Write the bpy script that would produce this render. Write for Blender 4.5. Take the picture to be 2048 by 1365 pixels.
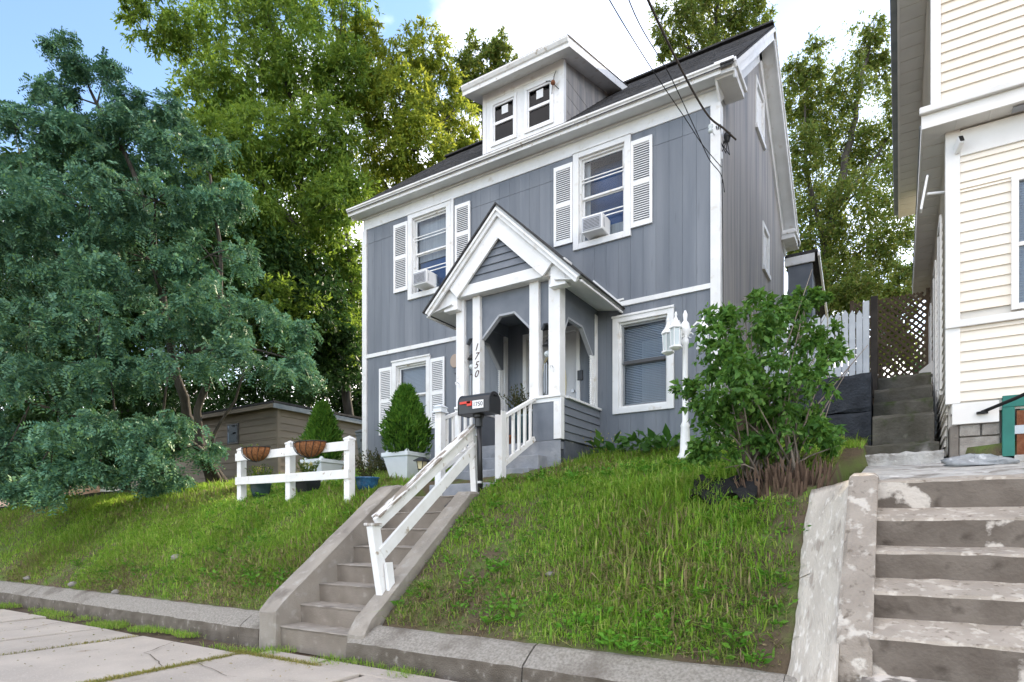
import bpy, bmesh, math, random
import numpy as np
from mathutils import Vector
for o in list(bpy.data.objects): bpy.data.objects.remove(o, do_unlink=True)
scn = bpy.context.scene
R = math.radians
# ------------------------------------------------------------------ camera
F_PX, U0, V0 = 1225.0, 1024.0, 1054.0          # focal length / principal point of the 2048 px photograph
TH = R(32.35); CAMZ = 1.3
cam = bpy.data.objects.new('camera', bpy.data.cameras.new('camera'))
scn.collection.objects.link(cam); scn.camera = cam
cam.location = (0, 0, CAMZ); cam.rotation_euler = (R(90), 0, TH)
cam.data.sensor_width = 36; cam.data.lens = 36 * F_PX / 2048
cam.data.shift_y = (V0 - 682.5) / 2048
cam.data.clip_start = 0.05; cam.data.clip_end = 3000
# ------------------------------------------------------------------ sky, sun, exposure
SUN_AZ, SUN_EL = R(3), R(29)                   # behind the houses, a little right of the gap
world = bpy.data.worlds.new('World'); scn.world = world; world.use_nodes = True
nt = world.node_tree; nd = nt.nodes; lk = nt.links
for n in list(nd): nd.remove(n)
wo = nd.new('ShaderNodeOutputWorld'); bg = nd.new('ShaderNodeBackground')
sky = nd.new('ShaderNodeTexSky'); sky.sky_type = 'NISHITA'; sky.sun_disc = False
sky.sun_elevation = SUN_EL; sky.sun_rotation = SUN_AZ; sky.air_density = 1.0; sky.dust_density = 0.15; sky.ozone_density = 1.6
tc = nd.new('ShaderNodeTexCoord'); sep = nd.new('ShaderNodeSeparateXYZ'); lk.new(tc.outputs['Generated'], sep.inputs[0])
def wmath(op, a, b=None):
    m = nd.new('ShaderNodeMath'); m.operation = op
    for i, x in enumerate((a, b)):
        if x is None: continue
        if isinstance(x, (int, float)): m.inputs[i].default_value = x
        else: lk.new(x, m.inputs[i])
    return m.outputs[0]
zz = wmath('ADD', wmath('MAXIMUM', sep.outputs['Z'], 0.0), 0.22)
cx = wmath('DIVIDE', sep.outputs['X'], zz); cy = wmath('DIVIDE', sep.outputs['Y'], zz)
cmb = nd.new('ShaderNodeCombineXYZ'); lk.new(cx, cmb.inputs[0]); lk.new(cy, cmb.inputs[1]); cmb.inputs[2].default_value = 14.2
cn = nd.new('ShaderNodeTexNoise'); cn.inputs['Scale'].default_value = 1.15; cn.inputs['Detail'].default_value = 8; cn.inputs['Roughness'].default_value = .52
lk.new(cmb.outputs[0], cn.inputs['Vector'])
cr = nd.new('ShaderNodeValToRGB'); cr.color_ramp.elements[0].position = .46; cr.color_ramp.elements[1].position = .64
lk.new(cn.outputs['Fac'], cr.inputs[0])
mx = nd.new('ShaderNodeMix'); mx.data_type = 'RGBA'
cloudmul = nd.new('ShaderNodeMix'); cloudmul.data_type = 'RGBA'; cloudmul.inputs[0].default_value = .75
lk.new(sky.outputs[0], cloudmul.inputs[6]); cloudmul.inputs[7].default_value = (18.8, 17.3, 16.2, 1)
lk.new(cr.outputs[0], mx.inputs[0]); lk.new(sky.outputs[0], mx.inputs[6]); lk.new(cloudmul.outputs[2], mx.inputs[7])
lk.new(mx.outputs[2], bg.inputs[0]); bg.inputs[1].default_value = 0.10
lk.new(bg.outputs[0], wo.inputs[0])
sun = bpy.data.objects.new('sun', bpy.data.lights.new('sun', 'SUN')); scn.collection.objects.link(sun)
sun.data.energy = 3.0; sun.data.angle = R(0.6); sun.data.color = (1.0, .84, .62)
sdir = Vector((math.sin(SUN_AZ) * math.cos(SUN_EL), math.cos(SUN_AZ) * math.cos(SUN_EL), math.sin(SUN_EL)))
sun.rotation_euler = sdir.to_track_quat('Z', 'Y').to_euler(); sun.location = (0, 0, 30)
scn.view_settings.view_transform = 'Standard'; scn.view_settings.look = 'None'
scn.view_settings.exposure = 1.88; scn.view_settings.gamma = 1.0
# ------------------------------------------------------------------ pixel -> world on a known plane
CT, ST = math.cos(TH), math.sin(TH)
def W(u, v, X=None, Y=None, Z=None, d=None):
    a = (u - U0) / F_PX; b = (V0 - v) / F_PX
    dx, dy = a * CT - ST, a * ST + CT
    if X is not None: d = X / dx
    elif Y is not None: d = Y / dy
    elif Z is not None: d = (Z - CAMZ) / b
    return Vector((dx * d, dy * d, CAMZ + b * d))
# ------------------------------------------------------------------ materials
MATS = {}
def M(name, col, col2=None, nscale=6, lo=.35, hi=.65, rough=.7, bump=0, bscale=60, stretch=(1, 1, 1), spec=.3, metal=0, stain=None, stain2=None, rnd=0, detail=6):
    m = bpy.data.materials.new(name); m.use_nodes = True; t = m.node_tree; N = t.nodes; L = t.links
    b = N['Principled BSDF']; b.inputs['Roughness'].default_value = rough; b.inputs['Specular IOR Level'].default_value = spec; b.inputs['Metallic'].default_value = metal
    g = N.new('ShaderNodeNewGeometry'); mp = N.new('ShaderNodeMapping'); mp.inputs['Scale'].default_value = stretch; L.new(g.outputs['Position'], mp.inputs[0])
    def noise(s, d=detail):
        n = N.new('ShaderNodeTexNoise'); n.inputs['Scale'].default_value = s; n.inputs['Detail'].default_value = d; L.new(mp.outputs[0], n.inputs['Vector']); return n
    def mix(fac, a, c):
        x = N.new('ShaderNodeMix'); x.data_type = 'RGBA'
        L.new(fac, x.inputs[0])
        if isinstance(a, tuple): x.inputs[6].default_value = (*a, 1)
        else: L.new(a, x.inputs[6])
        x.inputs[7].default_value = (*c, 1)
        return x.outputs[2]
    def ramp(src, a, c):
        r = N.new('ShaderNodeMapRange'); r.inputs['From Min'].default_value = a; r.inputs['From Max'].default_value = c; L.new(src, r.inputs[0]); return r.outputs[0]
    out = col
    if col2: out = mix(ramp(noise(nscale).outputs['Fac'], lo, hi), col, col2)
    for s in (stain, stain2):
        if s: # (colour, scale, lo, hi)
            out = mix(ramp(noise(s[1], 8).outputs['Fac'], s[2], s[3]), out, s[0])
    if rnd:
        oi = N.new('ShaderNodeObjectInfo'); h = N.new('ShaderNodeHueSaturation')
        mr = N.new('ShaderNodeMapRange'); mr.inputs['To Min'].default_value = 1 - rnd; mr.inputs['To Max'].default_value = 1 + rnd; L.new(oi.outputs['Random'], mr.inputs[0])
        L.new(mr.outputs[0], h.inputs['Value'])
        if isinstance(out, tuple): h.inputs['Color'].default_value = (*out, 1)
        else: L.new(out, h.inputs['Color'])
        out = h.outputs[0]
    if isinstance(out, tuple): b.inputs['Base Color'].default_value = (*out, 1)
    else: L.new(out, b.inputs['Base Color'])
    if bump:
        bn = N.new('ShaderNodeBump'); bn.inputs['Strength'].default_value = bump; bn.inputs['Distance'].default_value = .02
        L.new(noise(bscale, 8).outputs['Fac'], bn.inputs['Height']); L.new(bn.outputs[0], b.inputs['Normal'])
    MATS[name] = m; return m
def leafmat(name, cols, trans=.4, rough=.5, tcol=None):
    m = bpy.data.materials.new(name); m.use_nodes = True; t = m.node_tree; N = t.nodes; L = t.links
    b = N['Principled BSDF']; b.inputs['Roughness'].default_value = rough; b.inputs['Specular IOR Level'].default_value = .2
    g = N.new('ShaderNodeNewGeometry'); r = N.new('ShaderNodeValToRGB'); L.new(g.outputs['Random Per Island'], r.inputs[0])
    e = r.color_ramp.elements
    while len(e) < len(cols): e.new(.5)
    for i, c in enumerate(cols): e[i].position = i / max(1, len(cols) - 1); e[i].color = (*c, 1)
    n = N.new('ShaderNodeTexNoise'); n.inputs['Scale'].default_value = .55; n.inputs['Detail'].default_value = 3; L.new(g.outputs['Position'], n.inputs['Vector'])
    h = N.new('ShaderNodeHueSaturation'); mr = N.new('ShaderNodeMapRange'); mr.inputs['From Min'].default_value = .3; mr.inputs['From Max'].default_value = .7; mr.inputs['To Min'].default_value = .75; mr.inputs['To Max'].default_value = 1.25
    L.new(n.outputs['Fac'], mr.inputs[0]); L.new(mr.outputs[0], h.inputs['Value']); L.new(r.outputs[0], h.inputs['Color'])
    L.new(h.outputs[0], b.inputs['Base Color'])
    tr = N.new('ShaderNodeBsdfTranslucent'); ms = N.new('ShaderNodeMixShader'); ms.inputs[0].default_value = trans
    if tcol:
        mm = N.new('ShaderNodeMix'); mm.data_type = 'RGBA'; mm.inputs[0].default_value = .6; L.new(h.outputs[0], mm.inputs[6]); mm.inputs[7].default_value = (*tcol, 1); L.new(mm.outputs[2], tr.inputs[0])
    else: L.new(h.outputs[0], tr.inputs[0])
    L.new(b.outputs[0], ms.inputs[1]); L.new(tr.outputs[0], ms.inputs[2]); L.new(ms.outputs[0], N['Material Output'].inputs[0])
    MATS[name] = m; return m
def glassmat(name, tint=(1, 1, 1), refl=.12):
    m = bpy.data.materials.new(name); m.use_nodes = True; t = m.node_tree; N = t.nodes; L = t.links
    N.remove(N['Principled BSDF']); tr = N.new('ShaderNodeBsdfTransparent'); tr.inputs[0].default_value = (*tint, 1)
    gl = N.new('ShaderNodeBsdfGlossy'); gl.inputs['Roughness'].default_value = .02; fr = N.new('ShaderNodeFresnel'); fr.inputs[0].default_value = 1.25
    ad = N.new('ShaderNodeMath'); ad.operation = 'ADD'; ad.inputs[1].default_value = refl; L.new(fr.outputs[0], ad.inputs[0])
    ms = N.new('ShaderNodeMixShader'); L.new(ad.outputs[0], ms.inputs[0]); L.new(tr.outputs[0], ms.inputs[1]); L.new(gl.outputs[0], ms.inputs[2]); L.new(ms.outputs[0], N['Material Output'].inputs[0])
    MATS[name] = m; return m
V = (1, 1, .06); HX = (.08, .3, 1)
M('grey_paint', (.148, .166, .194), (.180, .198, .226), 5, rough=.62, bump=.25, bscale=30, stretch=(1.5, 1.5, .12), rnd=.05, stain=((.13, .145, .17), 14, .64, .72), stain2=((.235, .252, .28), 1.6, .50, .78))
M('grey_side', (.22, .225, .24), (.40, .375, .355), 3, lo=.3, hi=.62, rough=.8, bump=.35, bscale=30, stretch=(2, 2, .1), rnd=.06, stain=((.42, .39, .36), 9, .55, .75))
M('grey_siding', (.145, .162, .19), (.173, .19, .217), 5, rough=.6, bump=.1)
M('grey_concrete', (.22, .235, .265), (.30, .31, .33), 5, rough=.85, bump=.4, bscale=25, stain=((.13, .14, .155), 3, .58, .72))
M('dark_base', (.075, .085, .105), (.11, .12, .14), 5, rough=.8, bump=.4, bscale=20, stain=((.27, .27, .27), 5, .66, .7))
M('white_paint', (.80, .80, .80), (.72, .72, .71), 4, rough=.5, bump=.08, bscale=25, stain=((.62, .585, .53), 7, .60, .74))
M('white_worn', (.80, .80, .79), (.72, .71, .69), 5, rough=.6, bump=.15, bscale=30, stain=((.42, .36, .29), 11, .62, .70))
M('white_peel', (.76, .75, .73), (.66, .64, .61), 5, rough=.7, bump=.3, bscale=30, stretch=(3, .6, .6), stain=((.25, .21, .17), 7, .46, .54))
M('arch_grey', (.36, .375, .40), rough=.6)
M('apron_white', (.54, .495, .43), (.42, .38, .33), 3, rough=.95, bump=.6, bscale=45, stretch=(2.5, .6, .6), stain=((.32, .28, .24), 7, .56, .70), stain2=((.62, .585, .53), 16, .56, .66))
M('cheek_old', (.33, .29, .245), (.25, .215, .18), 4, rough=.95, bump=.7, bscale=40, stain=((.50, .46, .405), 7, .54, .62), stain2=((.15, .125, .10), 18, .58, .70))
M('white_plastic', (.80, .80, .80), rough=.35, spec=.5)
M('soffit', (.70, .71, .71), (.62, .63, .63), 3, rough=.6)
M('shingle', (.035, .036, .04), (.075, .072, .07), 25, rough=.95, bump=.6, bscale=90)
M('concrete', (.33, .297, .255), (.25, .222, .19), 3, rough=.9, bump=.5, bscale=90, stain=((.38, .355, .32), 9, .55, .75), stain2=((.12, .10, .085), 2.2, .60, .74))
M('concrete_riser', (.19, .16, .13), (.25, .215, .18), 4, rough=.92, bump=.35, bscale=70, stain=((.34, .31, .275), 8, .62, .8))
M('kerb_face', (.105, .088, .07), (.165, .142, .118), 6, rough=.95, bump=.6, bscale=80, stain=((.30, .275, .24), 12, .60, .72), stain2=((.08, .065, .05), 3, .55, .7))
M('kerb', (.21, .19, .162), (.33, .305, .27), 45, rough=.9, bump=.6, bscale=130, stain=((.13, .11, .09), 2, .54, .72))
M('slab', (.50, .44, .375), (.41, .36, .31), 1.6, rough=.92, bump=.45, bscale=160, stain=((.56, .51, .45), 60, .58, .7), stain2=((.30, .24, .18), 2.4, .66, .78), rnd=.06)
M('old_concrete', (.15, .13, .11), (.21, .185, .16), 3, rough=.92, bump=.4, bscale=50, stain=((.60, .55, .49), 2.6, .60, .63), stain2=((.085, .07, .058), 4, .56, .70))
M('white_concrete', (.50, .485, .46), (.38, .365, .34), 5, rough=.95, bump=.9, bscale=35, stain=((.22, .20, .175), 3.5, .52, .64), stain2=((.58, .565, .54), 9, .60, .66))
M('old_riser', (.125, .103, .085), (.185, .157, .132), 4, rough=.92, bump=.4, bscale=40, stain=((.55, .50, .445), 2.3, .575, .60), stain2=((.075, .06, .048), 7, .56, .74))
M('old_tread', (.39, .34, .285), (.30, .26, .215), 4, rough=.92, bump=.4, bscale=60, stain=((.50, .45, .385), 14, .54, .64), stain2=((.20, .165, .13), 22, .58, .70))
M('mossy', (.085, .078, .06), (.14, .13, .11), 4, rough=.95, bump=.6, bscale=30, stain=((.06, .075, .03), 5, .55, .7), stain2=((.30, .28, .25), 3, .66, .76))
M('soil', (.075, .052, .036), (.12, .088, .06), 9, rough=1, bump=.8, bscale=40)
M('lawn_soil', (.10, .135, .035), (.10, .075, .048), 3.2, lo=.40, hi=.58, rough=1, bump=.8, bscale=60)
M('far_ground', (.05, .07, .025), (.08, .085, .035), .6, rough=1)
M('bark', (.045, .04, .035), (.085, .077, .067), 10, rough=.95, bump=.9, bscale=25, stretch=(1, 1, .25))
M('bark_light', (.16, .13, .105), (.25, .21, .17), 10, rough=.95, bump=.6, bscale=25, stretch=(1, 1, .25))
M('stump', (.075, .047, .032), (.15, .10, .07), 18, rough=1, bump=1, bscale=40, stretch=(1, 1, .2))
M('shed_siding', (.22, .185, .145), (.27, .23, .18), 3, rough=.7, bump=.15, stretch=(.3, .3, 1))
M('metal_edge', (.20, .23, .25), (.28, .30, .31), 5, rough=.5)
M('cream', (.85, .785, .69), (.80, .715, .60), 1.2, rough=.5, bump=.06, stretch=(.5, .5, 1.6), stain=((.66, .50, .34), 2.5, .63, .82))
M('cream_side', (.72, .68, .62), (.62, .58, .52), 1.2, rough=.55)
M('vinyl_white', (.82, .80, .77), (.76, .73, .69), 3, rough=.45)
M('vinyl_soffit', (.76, .74, .71), (.70, .68, .65), 3, rough=.5)
M('block', (.34, .31, .275), (.25, .225, .20), 14, rough=.95, bump=.6, bscale=80, rnd=.1)
M('black_block', (.018, .021, .027), (.035, .04, .05), 6, rough=.75, bump=1, bscale=35)
M('green_paint', (.025, .15, .12), (.03, .19, .15), 5, rough=.5, stain=((.35, .33, .3), 22, .72, .76))
M('rust', (.14, .045, .02), (.22, .09, .045), 14, rough=.9, bump=.4)
M('steel', (.42, .42, .43), rough=.4, metal=.9)
M('black_metal', (.012, .012, .014), (.018, .018, .02), 8, rough=.38, spec=.5)
M('black_cable', (.012, .012, .012), rough=.6)
M('wire_brown', (.07, .055, .045), rough=.7)
M('red', (.68, .055, .035), rough=.4)
M('brown_number', (.06, .025, .015), rough=.5)
M('white_label', (.82, .82, .82), rough=.5)
M('black_label', (.01, .01, .01), rough=.6)
M('ac_grey', (.40, .41, .44), (.33, .34, .37), 20, rough=.5)
M('dark_slot', (.02, .02, .025), rough=.6)
M('curtain_backing', (.55, .52, .48), (.42, .40, .37), 5, rough=.9, stretch=(6, 1, .2))
M('blind', (.55, .54, .54), rough=.6)
M('room_dark', (.022, .028, .042), rough=1)  # near-black colour stands in for the darkness of the unlit rooms
M('sky_reflect_blue', (.07, .14, .30), (.05, .09, .19), 2, rough=1)  # reflected sky painted as blue, for sheets behind the panes
M('dark_frame', (.085, .085, .09), rough=.5)
M('grey_frame', (.24, .25, .26), rough=.5)
M('door_white', (.60, .61, .63), (.55, .56, .58), 2, rough=.4)
M('oval_cream', (.66, .58, .36), rough=.5)
M('oval_glass', (.30, .31, .30), (.18, .19, .19), 8, rough=.15, spec=.6)
M('cocofibre', (.30, .13, .055), (.19, .075, .03), 30, rough=1, bump=1, bscale=60)
M('planter_white', (.70, .74, .77), (.64, .68, .71), 4, rough=.5)
M('blue_glaze', (.02, .07, .15), (.03, .12, .24), 30, rough=.15, spec=.6)
M('teal_glaze', (.03, .06, .075), (.05, .09, .10), 14, rough=.2, spec=.6)
M('dark_pot', (.025, .028, .033), rough=.5)
M('trash_grey', (.13, .145, .165), rough=.5)
M('lantern_glass', (.55, .60, .60), rough=.1, spec=.6)
M('bag', (.33, .345, .36), (.24, .25, .26), 12, rough=.35, bump=.6, bscale=25, stain=((.55, .56, .57), 14, .6, .68))
M('black_fabric', (.012, .012, .013), rough=.85, bump=.6, bscale=25)
M('lattice', (.10, .07, .045), (.15, .11, .075), 6, rough=.9)
M('picket', (.58, .60, .63), (.48, .50, .53), 5, rough=.7)
M('dark_wood', (.03, .025, .022), (.05, .042, .036), 8, rough=.9)
M('tan_wood', (.30, .17, .09), (.38, .24, .14), 6, rough=.9, stretch=(4, 4, .4))
M('peach_wall', (.62, .44, .34), rough=.9)
M('white_wall', (.8, .79, .77), rough=.9)
M('car_paint', (.014, .016, .02), rough=.15, spec=.6)
M('tyre', (.012, .012, .012), rough=.9)
M('rock', (.30, .28, .255), (.20, .185, .17), 14, rough=.95, bump=.6, bscale=40)
M('dish_tan', (.42, .33, .27), rough=.6)
M('terracotta', (.35, .12, .05), rough=.8)
glassmat('glass', (.86, .9, .94), .0); glassmat('glass_dark', (.30, .32, .36), .0)
leafmat('leaf_locust', [(.065, .165, .11), (.10, .225, .14), (.15, .285, .165), (.14, .26, .08)], .2, .45)
leafmat('leaf_elder', [(.065, .14, .03), (.10, .185, .035), (.155, .235, .04), (.23, .30, .045)], .48, .5, (.31, .45, .05))
leafmat('leaf_yellow_lit', [(.08, .16, .025), (.13, .21, .03), (.21, .27, .035), (.31, .33, .045)], .5, .5, (.44, .47, .05))  # yellow backlight put into the leaf colours
leafmat('leaf_dark', [(.022, .06, .016), (.035, .08, .02), (.055, .11, .024)], .3, .55)
leafmat('leaf_right', [(.055, .11, .025), (.08, .14, .03), (.125, .17, .04), (.19, .17, .05)], .45, .5, (.30, .37, .06))
leafmat('leaf_lilac', [(.045, .12, .025), (.065, .16, .03), (.095, .21, .04), (.14, .25, .05)], .3, .4, (.2, .36, .04))
leafmat('leaf_arbor', [(.04, .12, .014), (.07, .17, .02), (.12, .23, .028)], .2, .6)
leafmat('leaf_hosta', [(.05, .13, .025), (.07, .17, .03), (.10, .21, .04)], .3, .4)
leafmat('leaf_pot', [(.05, .10, .02), (.10, .17, .03), (.20, .20, .04)], .3, .5)
leafmat('leaf_dry', [(.035, .05, .02), (.06, .07, .025), (.09, .075, .03)], .2, .6)
leafmat('flower_yellow', [(.55, .45, .05), (.6, .55, .15)], .3, .6)
leafmat('grass', [(.11, .25, .03), (.16, .32, .035), (.23, .40, .05), (.32, .46, .07), (.42, .42, .15)], .4, .55, (.36, .54, .06))
leafmat('grass_dry', [(.16, .20, .05), (.27, .23, .11), (.36, .28, .17)], .2, .7)
leafmat('joint_moss', [(.16, .20, .04), (.26, .24, .06), (.36, .29, .09)], .2, .7)
leafmat('weed', [(.07, .20, .02), (.10, .26, .025), (.15, .32, .035)], .3, .5, (.14, .30, .03))
# ------------------------------------------------------------------ mesh helpers
COL = scn.collection
ORG = {}
def tag(o, label, cat, group=None, kind=None):
    if label: o['label'] = label
    if cat: o['category'] = cat
    if group: o['group'] = group
    if kind: o['kind'] = kind
    return o
def thing(name, loc, label, cat, group=None):
    o = bpy.data.objects.new(name, None); COL.objects.link(o); o.location = loc; o.empty_display_size = .1
    ORG[o] = Vector(loc); return tag(o, label, cat, group)
class MB:
    def __init__(s): s.v = []; s.f = []; s.smooth = False
    def add(s, vs, fs):
        n = len(s.v); s.v += [tuple(p) for p in vs]; s.f += [tuple(i + n for i in f) for f in fs]; return s
    def box(s, x0, x1, y0, y1, z0, z1):
        return s.add([(x0, y0, z0), (x1, y0, z0), (x1, y1, z0), (x0, y1, z0), (x0, y0, z1), (x1, y0, z1), (x1, y1, z1), (x0, y1, z1)],
                     [(0, 3, 2, 1), (4, 5, 6, 7), (0, 1, 5, 4), (1, 2, 6, 5), (2, 3, 7, 6), (3, 0, 4, 7)])
    def bar(s, p0, p1, w, h, up=(0, 0, 1), w1=None, h1=None):
        p0, p1 = Vector(p0), Vector(p1); d = (p1 - p0).normalized(); up = Vector(up)
        if abs(d.dot(up)) > .99: up = Vector((0, 1, 0))
        sd = d.cross(up).normalized(); uu = sd.cross(d).normalized(); vs = []
        for p, ww, hh in ((p0, w, h), (p1, w1 or w, h1 or h)):
            for a, b in ((-1, -1), (1, -1), (1, 1), (-1, 1)): vs.append(p + sd * (a * ww / 2) + uu * (b * hh / 2))
        return s.add(vs, [(3, 2, 1, 0), (4, 5, 6, 7), (0, 1, 5, 4), (1, 2, 6, 5), (2, 3, 7, 6), (3, 0, 4, 7)])
    def prism(s, poly, vec):
        vec = Vector(vec); n = len(poly); vs = [Vector(p) for p in poly]; vs += [p + vec for p in vs]
        return s.add(vs, [tuple(range(n)), tuple(range(2 * n - 1, n - 1, -1))] + [(i, i + n, (i + 1) % n + n, (i + 1) % n) for i in range(n)])
    def tube(s, pts, rs, n=8):
        pts = [Vector(p) for p in pts]
        if isinstance(rs, (int, float)): rs = [rs] * len(pts)
        vs = []; fs = []; ref = None
        for i, p in enumerate(pts):
            d = (pts[min(i + 1, len(pts) - 1)] - pts[max(i - 1, 0)]).normalized()
            if ref is None: ref = Vector((1, 0, 0)) if abs(d.x) < .8 else Vector((0, 1, 0))
            a = (ref - d * ref.dot(d)).normalized(); b = d.cross(a); ref = a
            for k in range(n):
                t = 2 * math.pi * k / n; vs.append(p + (a * math.cos(t) + b * math.sin(t)) * rs[i])
        for i in range(len(pts) - 1):
            for k in range(n): fs.append((i * n + k, i * n + (k + 1) % n, (i + 1) * n + (k + 1) % n, (i + 1) * n + k))
        fs.append(tuple(range(n - 1, -1, -1))); fs.append(tuple((len(pts) - 1) * n + k for k in range(n)))
        return s.add(vs, fs)
    def lathe(s, prof, c=(0, 0, 0), n=20, sq=0):
        vs = []; fs = []; m = len(prof)
        for r, z in prof:
            for k in range(n):
                t = 2 * math.pi * (k + .5) / n; q = 1.0
                if sq: q = 1 / max(abs(math.cos(t)), abs(math.sin(t)))
                vs.append((c[0] + r * q * math.cos(t), c[1] + r * q * math.sin(t), c[2] + z))
        for i in range(m - 1):
            for k in range(n): fs.append((i * n + k, i * n + (k + 1) % n, (i + 1) * n + (k + 1) % n, (i + 1) * n + k))
        fs.append(tuple(range(n - 1, -1, -1))); fs.append(tuple((m - 1) * n + k for k in range(n)))
        return s.add(vs, fs)
    def build(s, name, mat, parent=None, bev=0, smooth=None, kind=None):
        me = bpy.data.meshes.new(name)
        if parent is not None: off = ORG[parent]
        else:
            A = np.array(s.v); off = Vector(((A[:, 0].min() + A[:, 0].max()) / 2, (A[:, 1].min() + A[:, 1].max()) / 2, A[:, 2].min()))
        me.from_pydata([(p[0] - off.x, p[1] - off.y, p[2] - off.z) for p in s.v], [], s.f)
        bm = bmesh.new(); bm.from_mesh(me); bmesh.ops.recalc_face_normals(bm, faces=bm.faces); bm.to_mesh(me); bm.free()
        o = bpy.data.objects.new(name, me); COL.objects.link(o); me.materials.append(MATS[mat] if isinstance(mat, str) else mat)
        if parent is not None: o.parent = parent
        else: o.location = off
        ORG[o] = Vector(off)
        if smooth is None: smooth = s.smooth
        if smooth: me.polygons.foreach_set('use_smooth', [True] * len(me.polygons))
        if bev:
            b = o.modifiers.new('bevel', 'BEVEL'); b.width = bev; b.segments = 2; b.limit_method = 'ANGLE'
        if kind: o['kind'] = kind
        return o
def bx(name, mat, parent, x0, x1, y0, y1, z0, z1, bev=.004): return MB().box(x0, x1, y0, y1, z0, z1).build(name, mat, parent, bev)
def struct(o): o['kind'] = 'structure'; return o
def arr_mesh(name, verts, faces_idx, nper, mat, parent=None, kind=None):
    """verts (N,3) array, faces_idx (F,nper) array"""
    me = bpy.data.meshes.new(name); off = ORG[parent] if parent is not None else Vector((0, 0, 0))
    v = np.asarray(verts, dtype=np.float32) - np.array(off, dtype=np.float32)
    me.vertices.add(len(v)); me.vertices.foreach_set('co', v.ravel())
    F = np.asarray(faces_idx, dtype=np.int32); me.loops.add(F.size); me.loops.foreach_set('vertex_index', F.ravel())
    me.polygons.add(len(F)); me.polygons.foreach_set('loop_start', np.arange(0, F.size, nper, dtype=np.int32))
    me.update(calc_edges=True); me.materials.append(MATS[mat])
    o = bpy.data.objects.new(name, me); COL.objects.link(o)
    if parent is not None: o.parent = parent
    ORG[o] = Vector(off)
    if kind: o['kind'] = kind
    return o
rng = np.random.default_rng(7); random.seed(7)
def unit(a): return a / (np.linalg.norm(a, axis=-1, keepdims=True) + 1e-9)
def leaves(name, P, D, L, Wd, mat, parent, nrm=None, fold=.18, kind='stuff', mid=.45):
    """one folded rhombus for each leaf"""
    P = np.asarray(P); D = unit(np.asarray(D)); n = len(P)
    if nrm is None: nrm = unit(rng.normal(size=(n, 3)) + np.array([0, 0, 1.2]))
    S = unit(np.cross(D, nrm)); Nn = np.cross(S, D)
    L = np.broadcast_to(L, (n,))[:, None]; Wd = np.broadcast_to(Wd, (n,))[:, None]
    a = P; b = P + D * L * mid + S * Wd / 2 + Nn * Wd * fold; c = P + D * L - Nn * L * .08; d = P + D * L * mid - S * Wd / 2 + Nn * Wd * fold
    vs = np.stack([a, b, c, d], 1).reshape(-1, 3); i = np.arange(n) * 4
    F = np.stack([np.stack([i, i + 1, i + 2], 1), np.stack([i, i + 2, i + 3], 1)], 1).reshape(-1, 3)
    return arr_mesh(name, vs, F, 3, mat, parent, kind)
def text(name, s, size, mat, parent, loc, rot, depth=.003, shear=0, align='CENTER'):
    c = bpy.data.curves.new(name, 'FONT'); c.body = s; c.size = size; c.extrude = depth; c.shear = shear; c.align_x = align; c.align_y = 'CENTER'
    t = bpy.data.objects.new(name + '_c', c); COL.objects.link(t)
    dg = bpy.context.evaluated_depsgraph_get(); dg.update(); me = bpy.data.meshes.new_from_object(t.evaluated_get(dg)); bpy.data.objects.remove(t)
    me.materials.clear(); me.materials.append(MATS[mat])
    o = bpy.data.objects.new(name, me); COL.objects.link(o); o.parent = parent; o.location = Vector(loc) - ORG[parent]; o.rotation_euler = rot; return o
# ================================================================== terrain
KY = np.array([3.0, 4.42, 4.54, 6.2, 6.9, 8.9, 12, 18, 40, 90, 300])
KZ = np.array([-.25, .10, .33, 1.72, 1.93, 2.40, 2.75, 3.3, 5.5, 11, 20])
def sstep(a, b, x): t = np.clip((x - a) / (b - a), 0, 1); return t * t * (3 - 2 * t)
def H0(x, y): # smooth base height
    x = np.asarray(x, float); y = np.asarray(y, float)
    z = sum(np.interp(y + o, KY, KZ) for o in (-.12, 0, .12)) / 3
    z = z + .05 * np.sin(x * 1.3 + 1) * sstep(4.7, 5.5, y) * np.cos(y * 1.1 + x * .4) + .02 * np.sin(x * 4.1) * np.sin(y * 3.7) * sstep(4.8, 5.3, y)
    low = .45 + .012 * (y - 4)
    k = sstep(-18.5, -23.5, x); z = np.where(y > 4.62, z * (1 - k) + np.minimum(z, low) * k, z)
    return z
def H(x, y):
    z = H0(x, y); x = np.asarray(x, float); y = np.asarray(y, float)
    st = (x > -6.02) & (x < -4.48) & (y > 4.0) & (y < 6.9)          # under the front stairs
    z = np.where(st, np.minimum(z, np.interp(y, [4.0, 4.3, 6.2, 6.9], [-.3, -.25, 1.25, 1.4])), z)
    rs = (x > -.55) & (y < 8.0); z = np.where(rs, np.minimum(z, np.interp(y, [4, 4.4, 5.6, 8], [-.4, -.3, .9, 1.5])), z)
    ps = (x > -.34) & (x < .6) & (y >= 8.0) & (y < 13); z = np.where(ps, z - .45, z)
    hs = (x > -9.1) & (x < -2.2) & (y > 8.95) & (y < 14.6); z = np.where(hs, 1.9, z)
    return z
def axis(fine, coarse): return np.unique(np.round(np.concatenate([fine, coarse]), 3))
gx = axis(np.arange(-24, 2.01, .12), np.array([-700, -300, -150, -90, -60, -45, -36, -30, -27, 3, 4, 6, 9, 14, 20, 30, 45, 70, 110, 180, 300, 700]))
gy = axis(np.arange(4.42, 16, .10), np.array([4.3, 17, 18, 20, 23, 27, 32, 40, 55, 75, 100, 150, 220, 320, 700]))
GX, GY = np.meshgrid(gx, gy); GZ = H(GX, GY); nx, ny = len(gx), len(gy)
idx = np.arange(nx * ny).reshape(ny, nx)
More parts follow.
